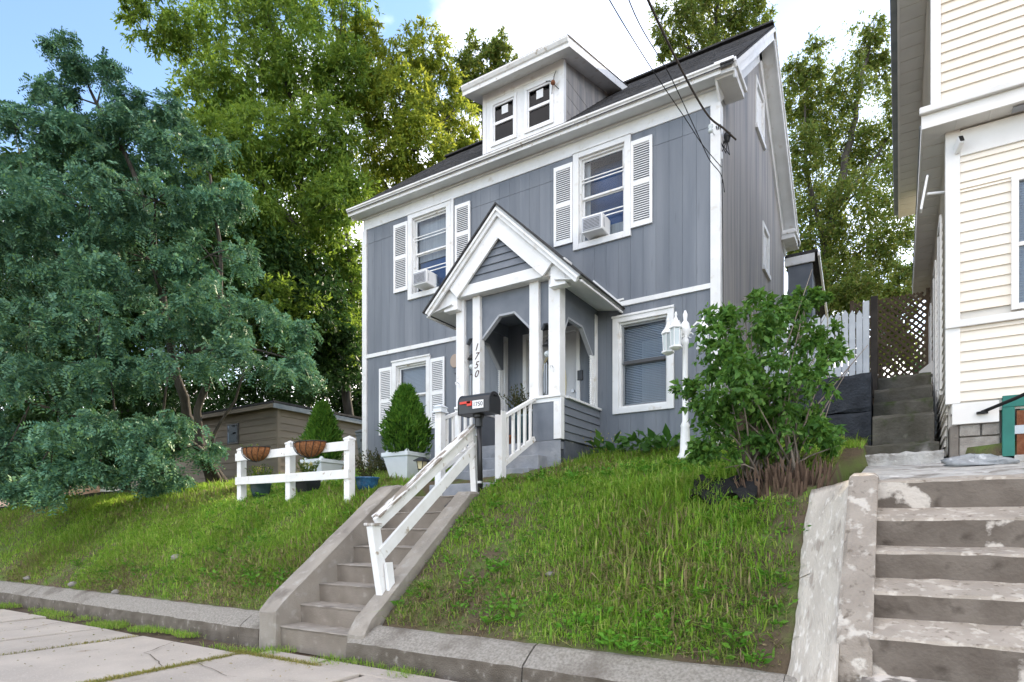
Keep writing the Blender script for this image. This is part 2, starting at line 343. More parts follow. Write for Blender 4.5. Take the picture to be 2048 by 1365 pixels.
Fq = np.stack([idx[:-1, :-1], idx[:-1, 1:], idx[1:, 1:], idx[1:, :-1]], -1).reshape(-1, 4)
near_ = (GX > -20) & (GX < -.7) & (GY > 4.62) & (GY < 9); GZ = GZ + np.where(near_, rng.normal(size=GZ.shape) * .010, 0)
gr = struct(arr_mesh('ground', np.stack([GX, GY, GZ], -1).reshape(-1, 3), Fq, 4, 'lawn_soil'))
gr.data.polygons.foreach_set('use_smooth', [True] * len(gr.data.polygons))
# street side ground: strip of dirt under the pavement, out to the horizon
struct(MB().add([(-700, -700, -.06), (700, -700, -.06), (700, 4.6, -.06), (-700, 4.6, -.06)], [(0, 1, 2, 3)]).build('street_ground', 'soil'))
# ------------------------------------------------------------------ pavement of separate slabs
sw = struct(MB().box(-40, 12, 1.9, 3.86, -.055, -.03).build('sidewalk', 'soil'))
random.seed(11)
xs = [-24, -22.2, -20.3, -18.6, -16.9, -15.1, -13.6, -12.0, -10.35, -8.7, -7.7, -5.7, -4.0, -2.3, -.6, 1.1, 2.8]
for i in range(len(xs) - 1):
    for (a, b) in ((2.05, 3.84),):
        g = .012 + random.random() * .012; t = [random.uniform(-.012, .012) for _ in range(4)]
        x0, x1 = xs[i] + g, xs[i + 1] - g; N = 8; vs = []; fs = []
        yb = b + random.uniform(-.05, .04)
        m = MB(); top = [(x0, a, t[0]), (x1, a, t[1]), (x1, yb + random.uniform(-.05, .03), t[2]), (x0, yb, t[3])]
        m.add(top + [(p[0], p[1], -.028) for p in top], [(0, 1, 2, 3), (7, 6, 5, 4), (0, 4, 5, 1), (1, 5, 6, 2), (2, 6, 7, 3), (3, 7, 4, 0)])
        m.build('paving_slab', 'slab', sw, .012)
for (x0, x1) in ((-24, -8.9), (-5.62, -4.75), (-4.7, -2.2), (-2.15, 2.8)):   # narrow strip of concrete nearer the kerb
    if x1 - x0 > 8: continue
    MB().box(x0, x1, 3.875, 4.12, -.028, -.004).build('paving_slab', 'slab', sw, .012)
def crack(pts, w, seed):
    r_ = random.Random(seed); P = []
    for (a, b) in zip(pts[:-1], pts[1:]):
        for k in range(7): t = k / 7; P.append((a[0] + (b[0] - a[0]) * t + r_.gauss(0, .012), a[1] + (b[1] - a[1]) * t + r_.gauss(0, .012)))
    P.append(pts[-1]); vs = []
    for i, (x_, y_) in enumerate(P): ww = w * r_.uniform(.4, 1.2); vs += [(x_ - ww, y_ - ww * .6, .0165), (x_ + ww, y_ + ww * .6, .0165)]
    MB().add(vs, [(2 * i, 2 * i + 1, 2 * i + 3, 2 * i + 2) for i in range(len(P) - 1)]).build('crack', 'soil', sw)
crack([(-9.6, 3.84), (-9.3, 3.2), (-9.45, 2.6), (-9.2, 2.05)], .006, 1); crack([(-6.9, 3.82), (-6.5, 3.3), (-5.75, 3.05)], .005, 2); crack([(-5.65, 3.3), (-4.9, 3.15), (-4.1, 3.4)], .004, 3)
# ------------------------------------------------------------------ low concrete kerb walls holding the bank
def rough_extrude(m, prof, xs, jit, seed, endl=0, endr=0):
    r = random.Random(seed); n = len(prof); base = len(m.v); vs = []
    for k, x in enumerate(xs):
        for (y, z) in prof: vs.append((x + (r.uniform(-jit, jit) if 0 < k < len(xs) - 1 else 0), y + r.uniform(-jit, jit), z + r.uniform(-jit, jit) if z > -.05 else z))
    fs = []
    for k in range(len(xs) - 1):
        for i in range(n): fs.append((k * n + i, k * n + (i + 1) % n, (k + 1) * n + (i + 1) % n, (k + 1) * n + i))
    fs.append(tuple(range(n - 1, -1, -1))); fs.append(tuple((len(xs) - 1) * n + i for i in range(n))); m.add(vs, fs); return m
KP = [(4.27, -.1), (4.265, .06), (4.275, .15), (4.30, .175), (4.40, .245), (4.48, .295), (4.53, .30), (4.57, .22), (4.57, -.1)]
for (segs, lab, nm) in (([(-23, -17.5), (-17.47, -12.2), (-12.18, -6.43), (-6.415, -6.06)], 'long grey concrete kerb wall below the left lawn', 0), ([(-4.66, -2.62), (-2.60, -.66), (-.655, 2.8)], 'cracked grey concrete kerb wall below the right lawn', 1)):
    kt = thing('kerb_wall', ((segs[0][0] + segs[-1][1]) / 2, 4.5, -.05), lab, 'kerb wall', 'kerb walls along the sidewalk')
    for i, (a, b) in enumerate(segs):
        rough_extrude(MB(), KP, np.linspace(a, b, max(5, int((b - a) / .12))), .006, i + nm * 9).build('kerb_segment', 'kerb', kt, smooth=False)
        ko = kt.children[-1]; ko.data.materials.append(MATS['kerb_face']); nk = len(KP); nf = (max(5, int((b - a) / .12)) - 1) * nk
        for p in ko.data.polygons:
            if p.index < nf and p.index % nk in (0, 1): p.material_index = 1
# ================================================================== front stairs
SX0, SX1, RISE, RUN, SY0 = -5.75, -4.70, .2125, .268, 4.32
stt = thing('concrete_stairs', (-5.2, 5.2, 0), 'narrow brown-grey concrete stairs climbing the lawn to the porch', 'stairs')
for k in range(8):
    y = SY0 + k * RUN; z = (k + 1) * RISE
    prof = [(y + .012, z - RISE - .05), (y + .004, z - .03), (y - .006, z - .008), (y + .012, z), (y + RUN + .03, z + .006), (y + RUN + .03, z - RISE - .05)]
    m = rough_extrude(MB(), prof, np.linspace(SX0 - .03, SX1 + .03, 14), .004, 40 + k)
    o = m.build('step', 'concrete', stt)
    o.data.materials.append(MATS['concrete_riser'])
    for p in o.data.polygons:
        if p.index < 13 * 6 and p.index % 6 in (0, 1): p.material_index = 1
chk = [(4.24, -.1), (4.25, .36), (4.34, .46), (6.10, 1.83), (6.22, 1.87), (6.5, 1.86), (6.5, 1.2), (4.6, -.1)]
def cheek(prof, x0, x1, seed, name, mat, par):
    N = 10; r = random.Random(seed); m = MB()
    dense = []
    for i in range(len(prof)):
        a, b = prof[i], prof[(i + 1) % len(prof)]; L = math.dist(a, b); k = max(1, int(L / .12))
        for j in range(k): dense.append((a[0] + (b[0] - a[0]) * j / k, a[1] + (b[1] - a[1]) * j / k))
    rough_extrude(m, dense, [x0, x0 + .025, (x0 + x1) / 2, x1 - .025, x1], .005, seed)
    for i in range(len(dense)):      # rounded top edges
        for s_ in (0, 4):
            x, y, z = m.v[s_ * len(dense) + i]
            cy_ = sum(p[0] for p in prof) / len(prof); cz = sum(p[1] for p in prof) / len(prof)
            m.v[s_ * len(dense) + i] = (x, y + (cy_ - y) * .02, z + (cz - z) * .03)
    return m.build(name, mat, par)
cheek(chk, -6.04, -5.75, 3, 'cheek_wall', 'concrete', stt)
chk2 = [(4.30, -.1), (4.31, .22), (4.42, .36), (6.12, 1.735), (6.5, 1.74), (6.5, 1.2), (4.6, -.1)]
cheek(chk2, -4.70, -4.47, 4, 'cheek_wall', 'concrete', stt)
bx('path_slab', 'concrete', stt, -5.78, -4.58, 6.46, 6.80, 1.45, 1.70, .01)
# ================================================================== right-hand stairs with white patches
rst = thing('old_stairs', (1.2, 5.0, .0), 'wide old concrete stairs with peeling white patches at the right edge', 'stairs')
Yk = [4.44 + .28 * k for k in range(5)]
top = [.616, .870, 1.131, 1.363, 1.657]; bot = [.388, .697, .944, 1.158, 1.441]
rough_extrude(MB(), [(4.0, -.1), (4.0, .16), (4.02, .185), (4.46, .21), (4.46, -.1)], np.linspace(-.2, 3, 20), .004, 50).build('step', 'old_concrete', rst)
rough_extrude(MB(), [(4.2, .1), (4.2, .325), (4.22, .35), (4.48, .388), (4.48, .1)], np.linspace(-.2, 3, 20), .004, 51).build('step', 'old_concrete', rst)
for k in range(5):
    y = Yk[k]; b1 = bot[k + 1] if k < 4 else 1.70; ye = y + .30 if k < 4 else y + .5
    prof = [(y + .01, bot[k] - .1), (y + .008, bot[k] + .02), (y, top[k] - .02), (y + .015, top[k]), (ye - .01, b1 + .004), (ye, b1 - .3)]
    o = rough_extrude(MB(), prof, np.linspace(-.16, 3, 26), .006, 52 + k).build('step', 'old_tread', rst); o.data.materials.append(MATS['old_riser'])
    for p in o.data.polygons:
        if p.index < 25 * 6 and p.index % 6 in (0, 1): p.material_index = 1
lp = [(5.98, 1.2), (5.99, 1.68), (6.6, 1.79), (8.06, 1.985), (8.06, 1.2)]
rough_extrude(MB(), lp, np.linspace(-.32, 3, 22), .010, 60).build('landing', 'white_concrete', rst)
cp = [(4.36, .0), (4.37, .36), (4.46, .60), (5.58, 1.70), (5.72, 1.735), (6.0, 1.73), (6.0, .6), (4.7, .0)]
cheek(cp, -.345, -.145, 5, 'cheek_wall', 'cheek_old', rst)
m = MB(); r = random.Random(5); rows = []                        # white rendered apron sloping into the lawn
ys = np.linspace(4.30, 6.05, 24); vs = []; fs = []; NW = 7
for j, y in enumerate(ys):
    ztop = np.interp(y, [4.3, 4.46, 5.58, 6.05], [.36, .57, 1.66, 1.72]); zl = min(float(H0(-.66, y)) + .03, ztop - .02)
    xl = -.66 + .02 * math.sin(y * 3) + r.uniform(-.006, .006) - .05 * max(0, 4.5 - y) / .2
    for i in range(NW):
        t = i / (NW - 1); vs.append((xl + (-.33 - xl) * t, y + r.uniform(-.004, .004), zl + (ztop - zl) * t ** 1.3 + r.uniform(-.002, .002)))
n0 = len(vs); vs += [(p[0], p[1], p[2] - .25) for p in vs]
for j in range(len(ys) - 1):
    for i in range(NW - 1):
        q = (j * NW + i, j * NW + i + 1, (j + 1) * NW + i + 1, (j + 1) * NW + i); fs.append(q); fs.append(tuple(n0 + k for k in q[::-1]))
    for i in (0, NW - 1): fs.append((j * NW + i, (j + 1) * NW + i, n0 + (j + 1) * NW + i, n0 + j * NW + i))
for j in (0, len(ys) - 1):
    for i in range(NW - 1): fs.append((j * NW + i, j * NW + i + 1, n0 + j * NW + i + 1, n0 + j * NW + i))
MB().add(vs, fs).build('apron', 'apron_white', rst, smooth=True)
# ================================================================== the grey house
FY, XL, XR, YB = 8.88, -9.17, -2.168, 14.68
house = thing('grey_house', (-5.67, 11.8, 2.2), 'two-storey slate grey house with white trim, dormer and gabled porch', 'house')
def cut(rects, holes):
    for (hx0, hx1, hz0, hz1) in holes:
        out = []
        for (x0, x1, z0, z1) in rects:
            if hx1 <= x0 or hx0 >= x1 or hz1 <= z0 or hz0 >= z1: out.append((x0, x1, z0, z1)); continue
            if hz0 > z0: out.append((x0, x1, z0, hz0))
            if hz1 < z1: out.append((x0, x1, hz1, z1))
            a, b = max(z0, hz0), min(z1, hz1)
            if hx0 > x0: out.append((x0, hx0, a, b))
            if hx1 < x1: out.append((hx1, x1, a, b))
        rects = out
    return [q for q in rects if q[1] - q[0] > .004 and q[3] - q[2] > .004]
def wx(u): return W(u, 500, Y=FY).x
def wz(u, v): return W(u, v, Y=FY).z
WIN = {'ur': (wx(1147.5), wx(1262.5), wz(1263, 472.6), wz(1262, 268)), 'ul': (wx(817.4), wx(903), wz(817.4, 602), wz(817.4, 431)),
       'll': (wx(786), wx(862), wz(786, 872), wz(786, 725)), 'lr': (wx(1226.4), wx(1348.5), wz(1226.4, 830), wz(1226.4, 637))}
CWD = .10
holes = [(a + CWD * .6, b - CWD * .6, c + CWD * .6, d - CWD * .6) for (a, b, c, d) in WIN.values()]
DOOR = (-5.40, -4.33, 2.50, 4.55); holes.append(DOOR)
fw = MB()
for q in cut([(XL + .03, XR - .03, 2.1, 7.52)], holes): fw.box(q[0], q[1], 8.905, 9.02, q[2], q[3])
fwo = fw.build('front_wall', 'grey_paint', house)
np_ = 0
def planks(z0, z1, parent, mat='grey_paint'):
    x = XL + .09; i = 0
    while x < XR - .1:
        x1 = min(x + .2, XR - .1)
        for q in cut([(x + .0012, x1 - .0012, z0, z1)], holes): bx('plank', mat, parent, q[0], q[1], 8.88 + random.uniform(0, .0012), 8.904, q[2], q[3], .0012)
        x = x1
planks(2.25, 4.69, fwo); planks(4.765, 6.995, fwo); planks(7.0, 7.285, fwo)
bx('belt_course', 'white_paint', house, XL + .085, -5.80, 8.855, 8.90, 4.69, 4.765); bx('belt_course', 'white_paint', house, -3.72, XR - .1, 8.855, 8.90, 4.69, 4.765)
bx('frieze', 'white_paint', house, XL - .005, XR + .005, 8.862, 8.91, 7.285, 7.53)
bx('corner_board', 'white_paint', house, XL - .03, XL + .085, 8.85, 9.0, 2.3, 7.284); bx('corner_board', 'white_paint', house, XR - .105, XR + .035, 8.845, 9.0, 2.3, 7.284)
bx('wall_foundation', 'grey_concrete', house, XL + .02, XR - .02, 8.93, 14.6, 1.6, 2.3)
# left, back and interior
bx('left_wall', 'grey_side', house, XL, XL + .1, 9.0, YB, 2.1, 7.5); bx('back_wall', 'grey_side', house, XL, XR - .05, YB - .1, YB, 2.1, 7.5)
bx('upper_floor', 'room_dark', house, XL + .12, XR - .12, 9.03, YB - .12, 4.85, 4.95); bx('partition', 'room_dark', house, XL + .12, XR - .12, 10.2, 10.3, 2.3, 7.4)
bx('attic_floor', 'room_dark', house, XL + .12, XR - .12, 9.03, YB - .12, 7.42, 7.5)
# side wall (faces +X) with weathered planks up into the gable
RZ0, RSL, EY0, EY1 = 7.6, .839, 8.6, 14.96
RY = (EY0 + EY1) / 2; RTOP = RZ0 + RSL * (RY - EY0)
def roofz(y): return RZ0 + RSL * (y - EY0) if y < RY else RZ0 + RSL * (EY1 - y)
sh = [(11.5, 12.27, 8.41, 9.33), (12.15, 12.80, 6.13, 7.01)]
m = MB(); m.prism([(XR - .03, 9.0, 2.1), (XR - .03, YB, 2.1), (XR - .03, YB, roofz(YB) - .1), (XR - .03, RY, RTOP - .12), (XR - .03, 9.0, roofz(9.0) - .1)], (-.08, 0, 0))
swo = m.build('side_wall', 'grey_side', house)
y = 9.005
while y < YB - .01:
    y1 = min(y + .2, YB)
    zt = min(roofz(y), roofz(y1)) - .12
    for (a, b, z0, z1) in cut([(y + .001, y1 - .001, 2.25, zt)], sh):
        m = MB()
        if abs(z1 - zt) < 1e-6: # slanted top
            m.prism([(XR, a, z0), (XR, b, z0), (XR, b, roofz(b) - .12), (XR, a, roofz(a) - .12)], (-.025, 0, 0))
        else: m.box(XR - .025, XR, a, b, z0, z1)
        m.build('plank', 'grey_side', swo, .0012)
    y = y1
for (a, b, z0, z1) in sh:
    w = MB().box(XR - .02, XR + .02, a, a + .07, z0, z1).box(XR - .02, XR + .02, b - .07, b, z0, z1).box(XR - .02, XR + .02, a + .07, b - .07, z1 - .08, z1).box(XR - .02, XR + .045, a - .02, b + .02, z0 - .03, z0 + .05).build('side_window', 'white_paint', house, .003)
    MB().box(XR - .028, XR - .018, a + .05, b - .05, z0, z1).build('pane', 'white_worn', w)
# roof
m = MB(); x0, x1 = XL - .16, -1.90
for (ya, za, yb, zb) in ((EY0 - .03, RZ0 - .02, RY, RTOP), (EY1 + .03, RZ0 - .02, RY, RTOP)):
    m.prism([(x0, ya, za - .03), (x0, yb, zb - .03), (x0, yb, zb + .02), (x0, ya, za + .02)], (x1 - x0, 0, 0))
roof = m.build('roof', 'shingle', house)
m = MB(); L = math.hypot(RY - EY0, RTOP - RZ0); nC = 30; r = random.Random(2)   # shingle courses on the street slope
for k in range(nC):
    t0, t1 = k / nC, (k + 1.15) / nC
    xx = x0 - .01
    while xx < x1:
        wv = r.uniform(.16, .34); xe = min(xx + wv, x1 + .01); dz = r.uniform(.028, .036)
        pa = (EY0 - .04 + (RY - EY0 + .04) * t0, RZ0 - .02 + (RTOP - RZ0 + .02) * t0); pb = (EY0 - .04 + (RY - EY0 + .04) * min(t1, 1), RZ0 - .02 + (RTOP - RZ0 + .02) * min(t1, 1))
        m.add([(xx + .002, pa[0], pa[1] + dz), (xe - .002, pa[0], pa[1] + dz), (xe - .002, pb[0], pb[1] + .024), (xx + .002, pb[0], pb[1] + .024), (xx + .002, pa[0], pa[1] + .012), (xe - .002, pa[0], pa[1] + .012)], [(0, 1, 2, 3), (4, 5, 1, 0)])
        xx = xe
m.build('shingles', 'shingle', roof, kind='stuff')
bx('chimney_cap', 'shingle', roof, XL - .16, -1.9, RY - .12, RY + .12, RTOP + .0, RTOP + .035)
# boxed eave: soffit, fascia and crown moulding
bx('soffit', 'soffit', house, XL - .15, -1.905, 8.615, 8.862, 7.515, 7.535, .002)
m = MB(); m.prism([(XL - .16, 8.615, 7.50), (XL - .16, 8.60, 7.50), (XL - .16, 8.598, 7.545), (XL - .16, 8.575, 7.555), (XL - .16, 8.565, 7.585), (XL - .16, 8.545, 7.60), (XL - .16, 8.545, 7.625), (XL - .16, 8.615, 7.64)], (7.27 - .01, 0, 0)); m.build('eave_moulding', 'white_worn', house)
bx('bed_moulding', 'soffit', house, XL - .01, XR + .01, 8.82, 8.861, 7.48, 7.514, .004)
for (ya, yb) in ((8.60, 9.30), (14.28, 14.96)):                   # cornice returns on the gable
    bx('cornice_return', 'white_paint', house, XR + .002, -1.905, ya + .02, yb, 7.50, 7.70, .006); bx('return_moulding', 'white_worn', house, XR + .002, -1.87, ya + .0, yb + .03, 7.60, 7.66, .006)
bx('back_eave', 'white_paint', house, XL - .15, -1.9, 14.72, 14.95, 7.48, 7.62)
for s_ in (0, 1):                                                  # rake boards and rake soffits
    ya, yb = (EY0, RY) if s_ == 0 else (EY1, RY)
    pa, pb = Vector((0, ya, RZ0 - .02)), Vector((0, yb, RTOP - .02)); n = Vector((0, -(pb - pa).z, (pb - pa).y)).normalized(); n = n if n.z > 0 else -n
    def slab(xa, xb, d0, d1, nm, mt):
        q = [pa - n * d0, pb - n * d0, pb - n * d1, pa - n * d1]; MB().prism([(xa, p.y, p.z) for p in q], (xb - xa, 0, 0)).build(nm, mt, house)
    slab(-1.925, -1.90, .0, .17, 'rake_board', 'white_paint'); slab(-1.90, -1.875, .0, .06, 'rake_moulding', 'white_worn')
    slab(XR + .002, -1.926, .10, .125, 'rake_soffit', 'white_paint'); slab(XR + .001, XR + .03, .13, .40, 'rake_frieze', 'white_paint')
    slab(XL - .15, XL - .12, .0, .17, 'rake_board', 'white_paint')
# ---------------------------------------------------------------- windows of the front
def window(key, cw, style, extra=None):
    x0, x1, z0, z1 = WIN[key]; Y = FY
    w = MB().box(x0, x0 + cw, Y - .035, Y + .01, z0, z1).box(x1 - cw, x1, Y - .035, Y + .01, z0, z1).box(x0 + cw, x1 - cw, Y - .034, Y + .01, z1 - cw, z1).box(x0 + cw, x1 - cw, Y - .034, Y + .01, z0, z0 + cw * .9).build('window', 'white_paint', house, .004)
    MB().box(x0 - .01, x1 + .01, Y - .05, Y - .036, z1 - .02, z1 + .012).build('drip_cap', 'white_paint', w, .003)
    a, b, c, d = x0 + cw - .02, x1 - cw + .02, z0 + cw * .9 - .02, z1 - cw + .02
    MB().box(a, a + .05, Y + .011, Y + .10, c, d).box(b - .05, b, Y + .011, Y + .10, c, d).box(a + .05, b - .05, Y + .011, Y + .10, d - .05, d).box(a + .05, b - .05, Y + .011, Y + .10, c, c + .05).build('jamb', 'white_worn' if style != 'dark' else 'white_paint', w, .003)
    a += .05; b -= .05; c += .05; d -= .05; mid = c + (d - c) * .52; fm = 'white_paint' if style != 'dark' else 'grey_frame'
    f = .032
    MB().box(a, a + f, Y + .05, Y + .075, mid, d).box(b - f, b, Y + .05, Y + .075, mid, d).box(a + f, b - f, Y + .05, Y + .075, d - f, d).box(a + f, b - f, Y + .045, Y + .075, mid, mid + f).build('upper_sash', fm, w, .003)
    if style == 'dark': MB().box(a + f, b - f, Y + .035, Y + .044, mid - .012, mid + f + .01).build('meeting_rail', 'dark_frame', w, .003)
    MB().box(a, a + f, Y + .077, Y + .10, c, mid + .02).box(b - f, b, Y + .077, Y + .10, c, mid + .02).box(a + f, b - f, Y + .077, Y + .10, mid - .015, mid + .02).box(a + f, b - f, Y + .077, Y + .10, c, c + f).build('lower_sash', fm, w, .003)
    MB().box(a + f, b - f, Y + .06, Y + .064, mid + f, d - f).build('pane', 'glass', w); MB().box(a + f, b - f, Y + .086, Y + .09, c + f, mid - .015).build('pane', 'glass', w)
    if style in ('ul', 'ur'):                                       # storm window bars
        for t in (.25, .30, .72, .76): zt = c + (d - c) * t; MB().box(a, b, Y + .028, Y + .04, zt - .008, zt + .008).build('storm_bar', 'white_paint', w)
    # curtains and blinds inside, with painted backing sheets
    if style == 'ul':
        MB().box(a, b, Y + .16, Y + .17, mid - .1, d + .05).build('curtain_backing', 'curtain_backing', w); MB().box(a, b, Y + .20, Y + .21, c, mid - .1).build('curtain_backing', 'sky_reflect_blue', w)  # lower sheet is a backing in the painted reflection blue
    elif style == 'ur':
        MB().box(a - .05, b + .05, Y + .35, Y + .36, c, d).build('curtain_backing', 'sky_reflect_blue', w); MB().box(a, a + .10, Y + .14, Y + .15, c, d).build('curtain_backing', 'curtain_backing', w); MB().box(a, b, Y + .15, Y + .16, c, c + .22).build('curtain_backing', 'curtain_backing', w)  # rear sheet is no curtain: sky reflection painted as a blue backing
    else:
        bl = MB(); z = c + .02
        while z < d: bl.box(a + .01, b - .01, Y + .13, Y + .15, z, z + .014); z += .026
        bl.build('blind_slats', 'blind', w, kind='stuff'); MB().box(a, b, Y + .20, Y + .21, c, d).build('curtain_backing', 'room_dark' if style == 'dark' else 'curtain_backing', w)  # in the dark style this sheet paints the unlit room
        if style == 'dark': MB().box(a + .28, b - .02, Y + .17, Y + .175, c, mid + .35).build('curtain_backing', 'curtain_backing', w)
    return w, (a, b, c, d)
wur, gur = window('ur', .10, 'ur'); wul, gul = window('ul', .105, 'ul'); wll, gll = window('ll', .10, 'll'); wlr, glr = window('lr', .095, 'dark')
bx('trim_strip', 'white_paint', house, WIN['ul'][1], WIN['ul'][1] + .06, 8.85, 8.879, WIN['ul'][2] + .35, 7.284)
# air conditioners
def aircon(x0, x1, z0, z1, out, label):
    t = thing('air_conditioner', ((x0 + x1) / 2, FY - .1, z0), label, 'air conditioner', 'window air conditioners')
    bx('case', 'white_plastic', t, x0, x1, FY - out, FY + .13, z0, z1, .01)
    g = bx('grille', 'ac_grey', t, x0 + .02, x1 - .02, FY - out - .012, FY - out - .001, z0 + .025, z1 - .025, .003)
    k = MB(); z = z0 + .05
    while z < z1 - .05: k.box(x0 + .04, x1 - .04, FY - out - .015, FY - out - .0125, z, z + .006); z += .022
    k.build('fins', 'dark_slot', t, kind='stuff')
    k = MB(); yy = FY - out + .05
    while yy < FY - .12: k.box(x1 + .0005, x1 + .004, yy, yy + .012, z0 + .05, z1 - .06); yy += .03
    k.build('side_louvres', 'ac_grey', t, kind='stuff'); return t
aircon(gur[0] + .11, gur[0] + .46, gur[2] + .02, gur[2] + .27, .21, 'white window air conditioner under the blue upper right window')
aircon(gul[0] + .15, gul[0] + .48, gul[2] + .03, gul[2] + .28, .20, 'grey-faced air conditioner in the curtained upper left window')
bx('window_fan', 'ac_grey', wll, gll[1] - .22, gll[1] - .02, FY - .02, FY + .04, gll[2] + .0, gll[2] + .26, .006)
# shutters
def shutter(x0, x1, z0, z1, label):
    t = thing('shutter', ((x0 + x1) / 2, FY - .01, z0), label, 'shutter', 'white louvred shutters'); st = .042; y0, y1 = FY - .034, FY - .003; zm = z0 + (z1 - z0) * .5
    MB().box(x0, x0 + st, y0, y1, z0, z1).box(x1 - st, x1, y0, y1, z0, z1).box(x0 + st, x1 - st, y0 + .001, y1, z0, z0 + .07).box(x0 + st, x1 - st, y0 + .001, y1, z1 - .07, z1).box(x0 + st, x1 - st, y0 + .001, y1, zm - .035, zm + .035).build('frame', 'white_plastic', t, .003)
    for (a, b) in ((z0 + .07, zm - .035), (zm + .035, z1 - .07)):
        k = MB(); n = int((b - a) / .033)
        for i in range(n):
            z = a + (i + .5) * (b - a) / n
            k.add([(x0 + st - .003, y0 + .004, z - .014), (x1 - st + .003, y0 + .004, z - .014), (x1 - st + .003, y1 - .006, z + .013), (x0 + st - .003, y1 - .006, z + .013), (x0 + st - .003, y0 + .010, z - .014), (x1 - st + .003, y0 + .010, z - .014)], [(0, 1, 2, 3), (0, 4, 5, 1), (4, 3, 2, 5)])
        k.build('louvres', 'white_plastic', t, kind='stuff')
        MB().box(x0 + st, x1 - st, y1 - .005, y1 - .001, a, b).build('backing', 'grey_siding', t)
    return t
def shut_px(ul_, ur_, vt, vb, label): shutter(wx(ul_), wx(ur_) - .004, wz(ul_, vb), wz(ul_, vt), label)
shut_px(1109, 1147, 339, 496.6, 'white louvred shutter left of the upper window above the porch roof')
shut_px(1262.8, 1306, 286, 458.6, 'white louvred shutter right of the upper window near the house corner')
shut_px(789, 816.8, 453, 588.4, 'white louvred shutter at the far left of the upper storey')
shut_px(911.5, 942, 413.6, 534, 'white louvred shutter between upper left window and porch gable')
shut_px(760, 785.6, 739, 872, 'white louvred shutter at the left of the ground floor window')
shut_px(862.5, 891, 719, 858, 'white louvred shutter at the right of the ground floor window')
# ---------------------------------------------------------------- dormer
DX0, DX1, DYF, DZ1 = -6.27, -4.67, 8.95, 9.02
dorm = MB()
for q in cut([(DX0, DX1, 7.86, DZ1)], [(-6.06, -5.62, 8.05, 8.72), (-5.36, -4.90, 8.05, 8.72)]): dorm.box(q[0], q[1], DYF, DYF + .05, q[2], q[3])
dorm = dorm.build('dormer', 'white_paint', house, .003)
for (a, b) in ((-6.06, -5.62), (-5.36, -4.90)):
    z0, z1 = 8.05, 8.72; zm = 8.39
    MB().box(a - .05, a, DYF - .02, DYF - .001, z0 - .05, z1 + .05).box(b, b + .05, DYF - .02, DYF - .001, z0 - .05, z1 + .05).box(a, b, DYF - .02, DYF - .001, z1, z1 + .05).box(a, b, DYF - .02, DYF - .001, z0 - .05, z0).build('window_casing', 'white_plastic', dorm, .003)
    MB().box(a, a + .03, DYF, DYF + .04, z0, z1).box(b - .03, b, DYF, DYF + .04, z0, z1).box(a + .03, b - .03, DYF, DYF + .04, z1 - .03, z1).box(a + .03, b - .03, DYF, DYF + .04, z0, z0 + .035).box(a + .03, b - .03, DYF - .004, DYF + .04, zm - .025, zm + .025).build('window_sash', 'white_plastic', dorm, .003)
    MB().box(a + .03, b - .03, DYF + .02, DYF + .024, z0 + .03, z1 - .03).build('pane', 'glass_dark', dorm); MB().box(a, b, DYF + .12, DYF + .13, z0, z1).build('room_dark_backing', 'room_dark', dorm)  # near-black backing paints the unlit room behind the pane
    MB().box(a + .17, a + .30, DYF + .012, DYF + .018, z1 - .20, z1 - .06).build('sticker', 'white_label', dorm)
bx('corner_board', 'white_paint', dorm, DX1 - .09, DX1 + .012, DYF - .012, DYF + .08, 7.9, DZ1 - .02); bx('corner_board', 'white_paint', dorm, DX0 - .012, DX0 + .06, DYF - .012, DYF + .08, 7.9, DZ1 - .02)
def dz(y): return 9.03 + .29 * (y - 8.65)
for xx, sg in ((DX1 - .05, 1), (DX0 + .05, -1)):                    # cheeks clad with boards
    ck = MB().prism([(xx, DYF + .05, 7.85), (xx, 11.25, 9.72), (xx, 11.25, dz(11.25) - .1), (xx, DYF + .05, dz(DYF) - .1)], (.03 * sg, 0, 0)).build('cheek', 'grey_side', dorm)
    for i in range(7):
        za, zb = 7.95 + i * .26, 7.95 + (i + 1) * .26 - .008
        ya = max(DYF + .06, EY0 + (zb - RZ0 - .05) / RSL * 1.0 - .3)
        pts = [(xx + .034 * sg, DYF + .085, za), (xx + .034 * sg, max(DYF + .09, EY0 + (za - RZ0) / RSL + .05), za), (xx + .034 * sg, max(DYF + .09, EY0 + (zb - RZ0) / RSL + .05), zb), (xx + .034 * sg, DYF + .085, zb)]
        if zb < 9.1: MB().prism(pts, (.012 * sg, 0, 0)).build('cheek_board', 'grey_side', dorm)
e0, e1 = DX0 - .24, DX1 + .25
MB().prism([(e0, 8.65, dz(8.65) - .0), (e0, 11.5, dz(11.5)), (e0, 11.5, dz(11.5) + .03), (e0, 8.63, dz(8.63) + .045)], (e1 - e0, 0, 0)).build('dormer_roof', 'shingle', dorm)
MB().prism([(e0 + .02, 8.66, dz(8.66) - .13), (e0 + .02, 11.2, dz(11.2) - .13), (e0 + .02, 11.2, dz(11.2) - .11), (e0 + .02, 8.66, dz(8.66) - .11)], (e1 - e0 - .04, 0, 0)).build('dormer_soffit', 'white_paint', dorm)
MB().prism([(e0, 8.67, 8.885), (e0, 8.65, 8.885), (e0, 8.648, 8.95), (e0, 8.625, 8.965), (e0, 8.60, 9.01), (e0, 8.60, 9.035), (e0, 8.67, 9.045)], (e1 - e0, 0, 0)).build('dormer_fascia', 'white_worn', dorm)
for xx in (e1 - .02, e0):
    MB().prism([(xx, 8.672, dz(8.67) - .13), (xx, 11.3, dz(11.3) - .13), (xx, 11.3, dz(11.3) + .005), (xx, 8.672, dz(8.67) + .005)], (.02, 0, 0)).build('dormer_side_fascia', 'white_paint', dorm)
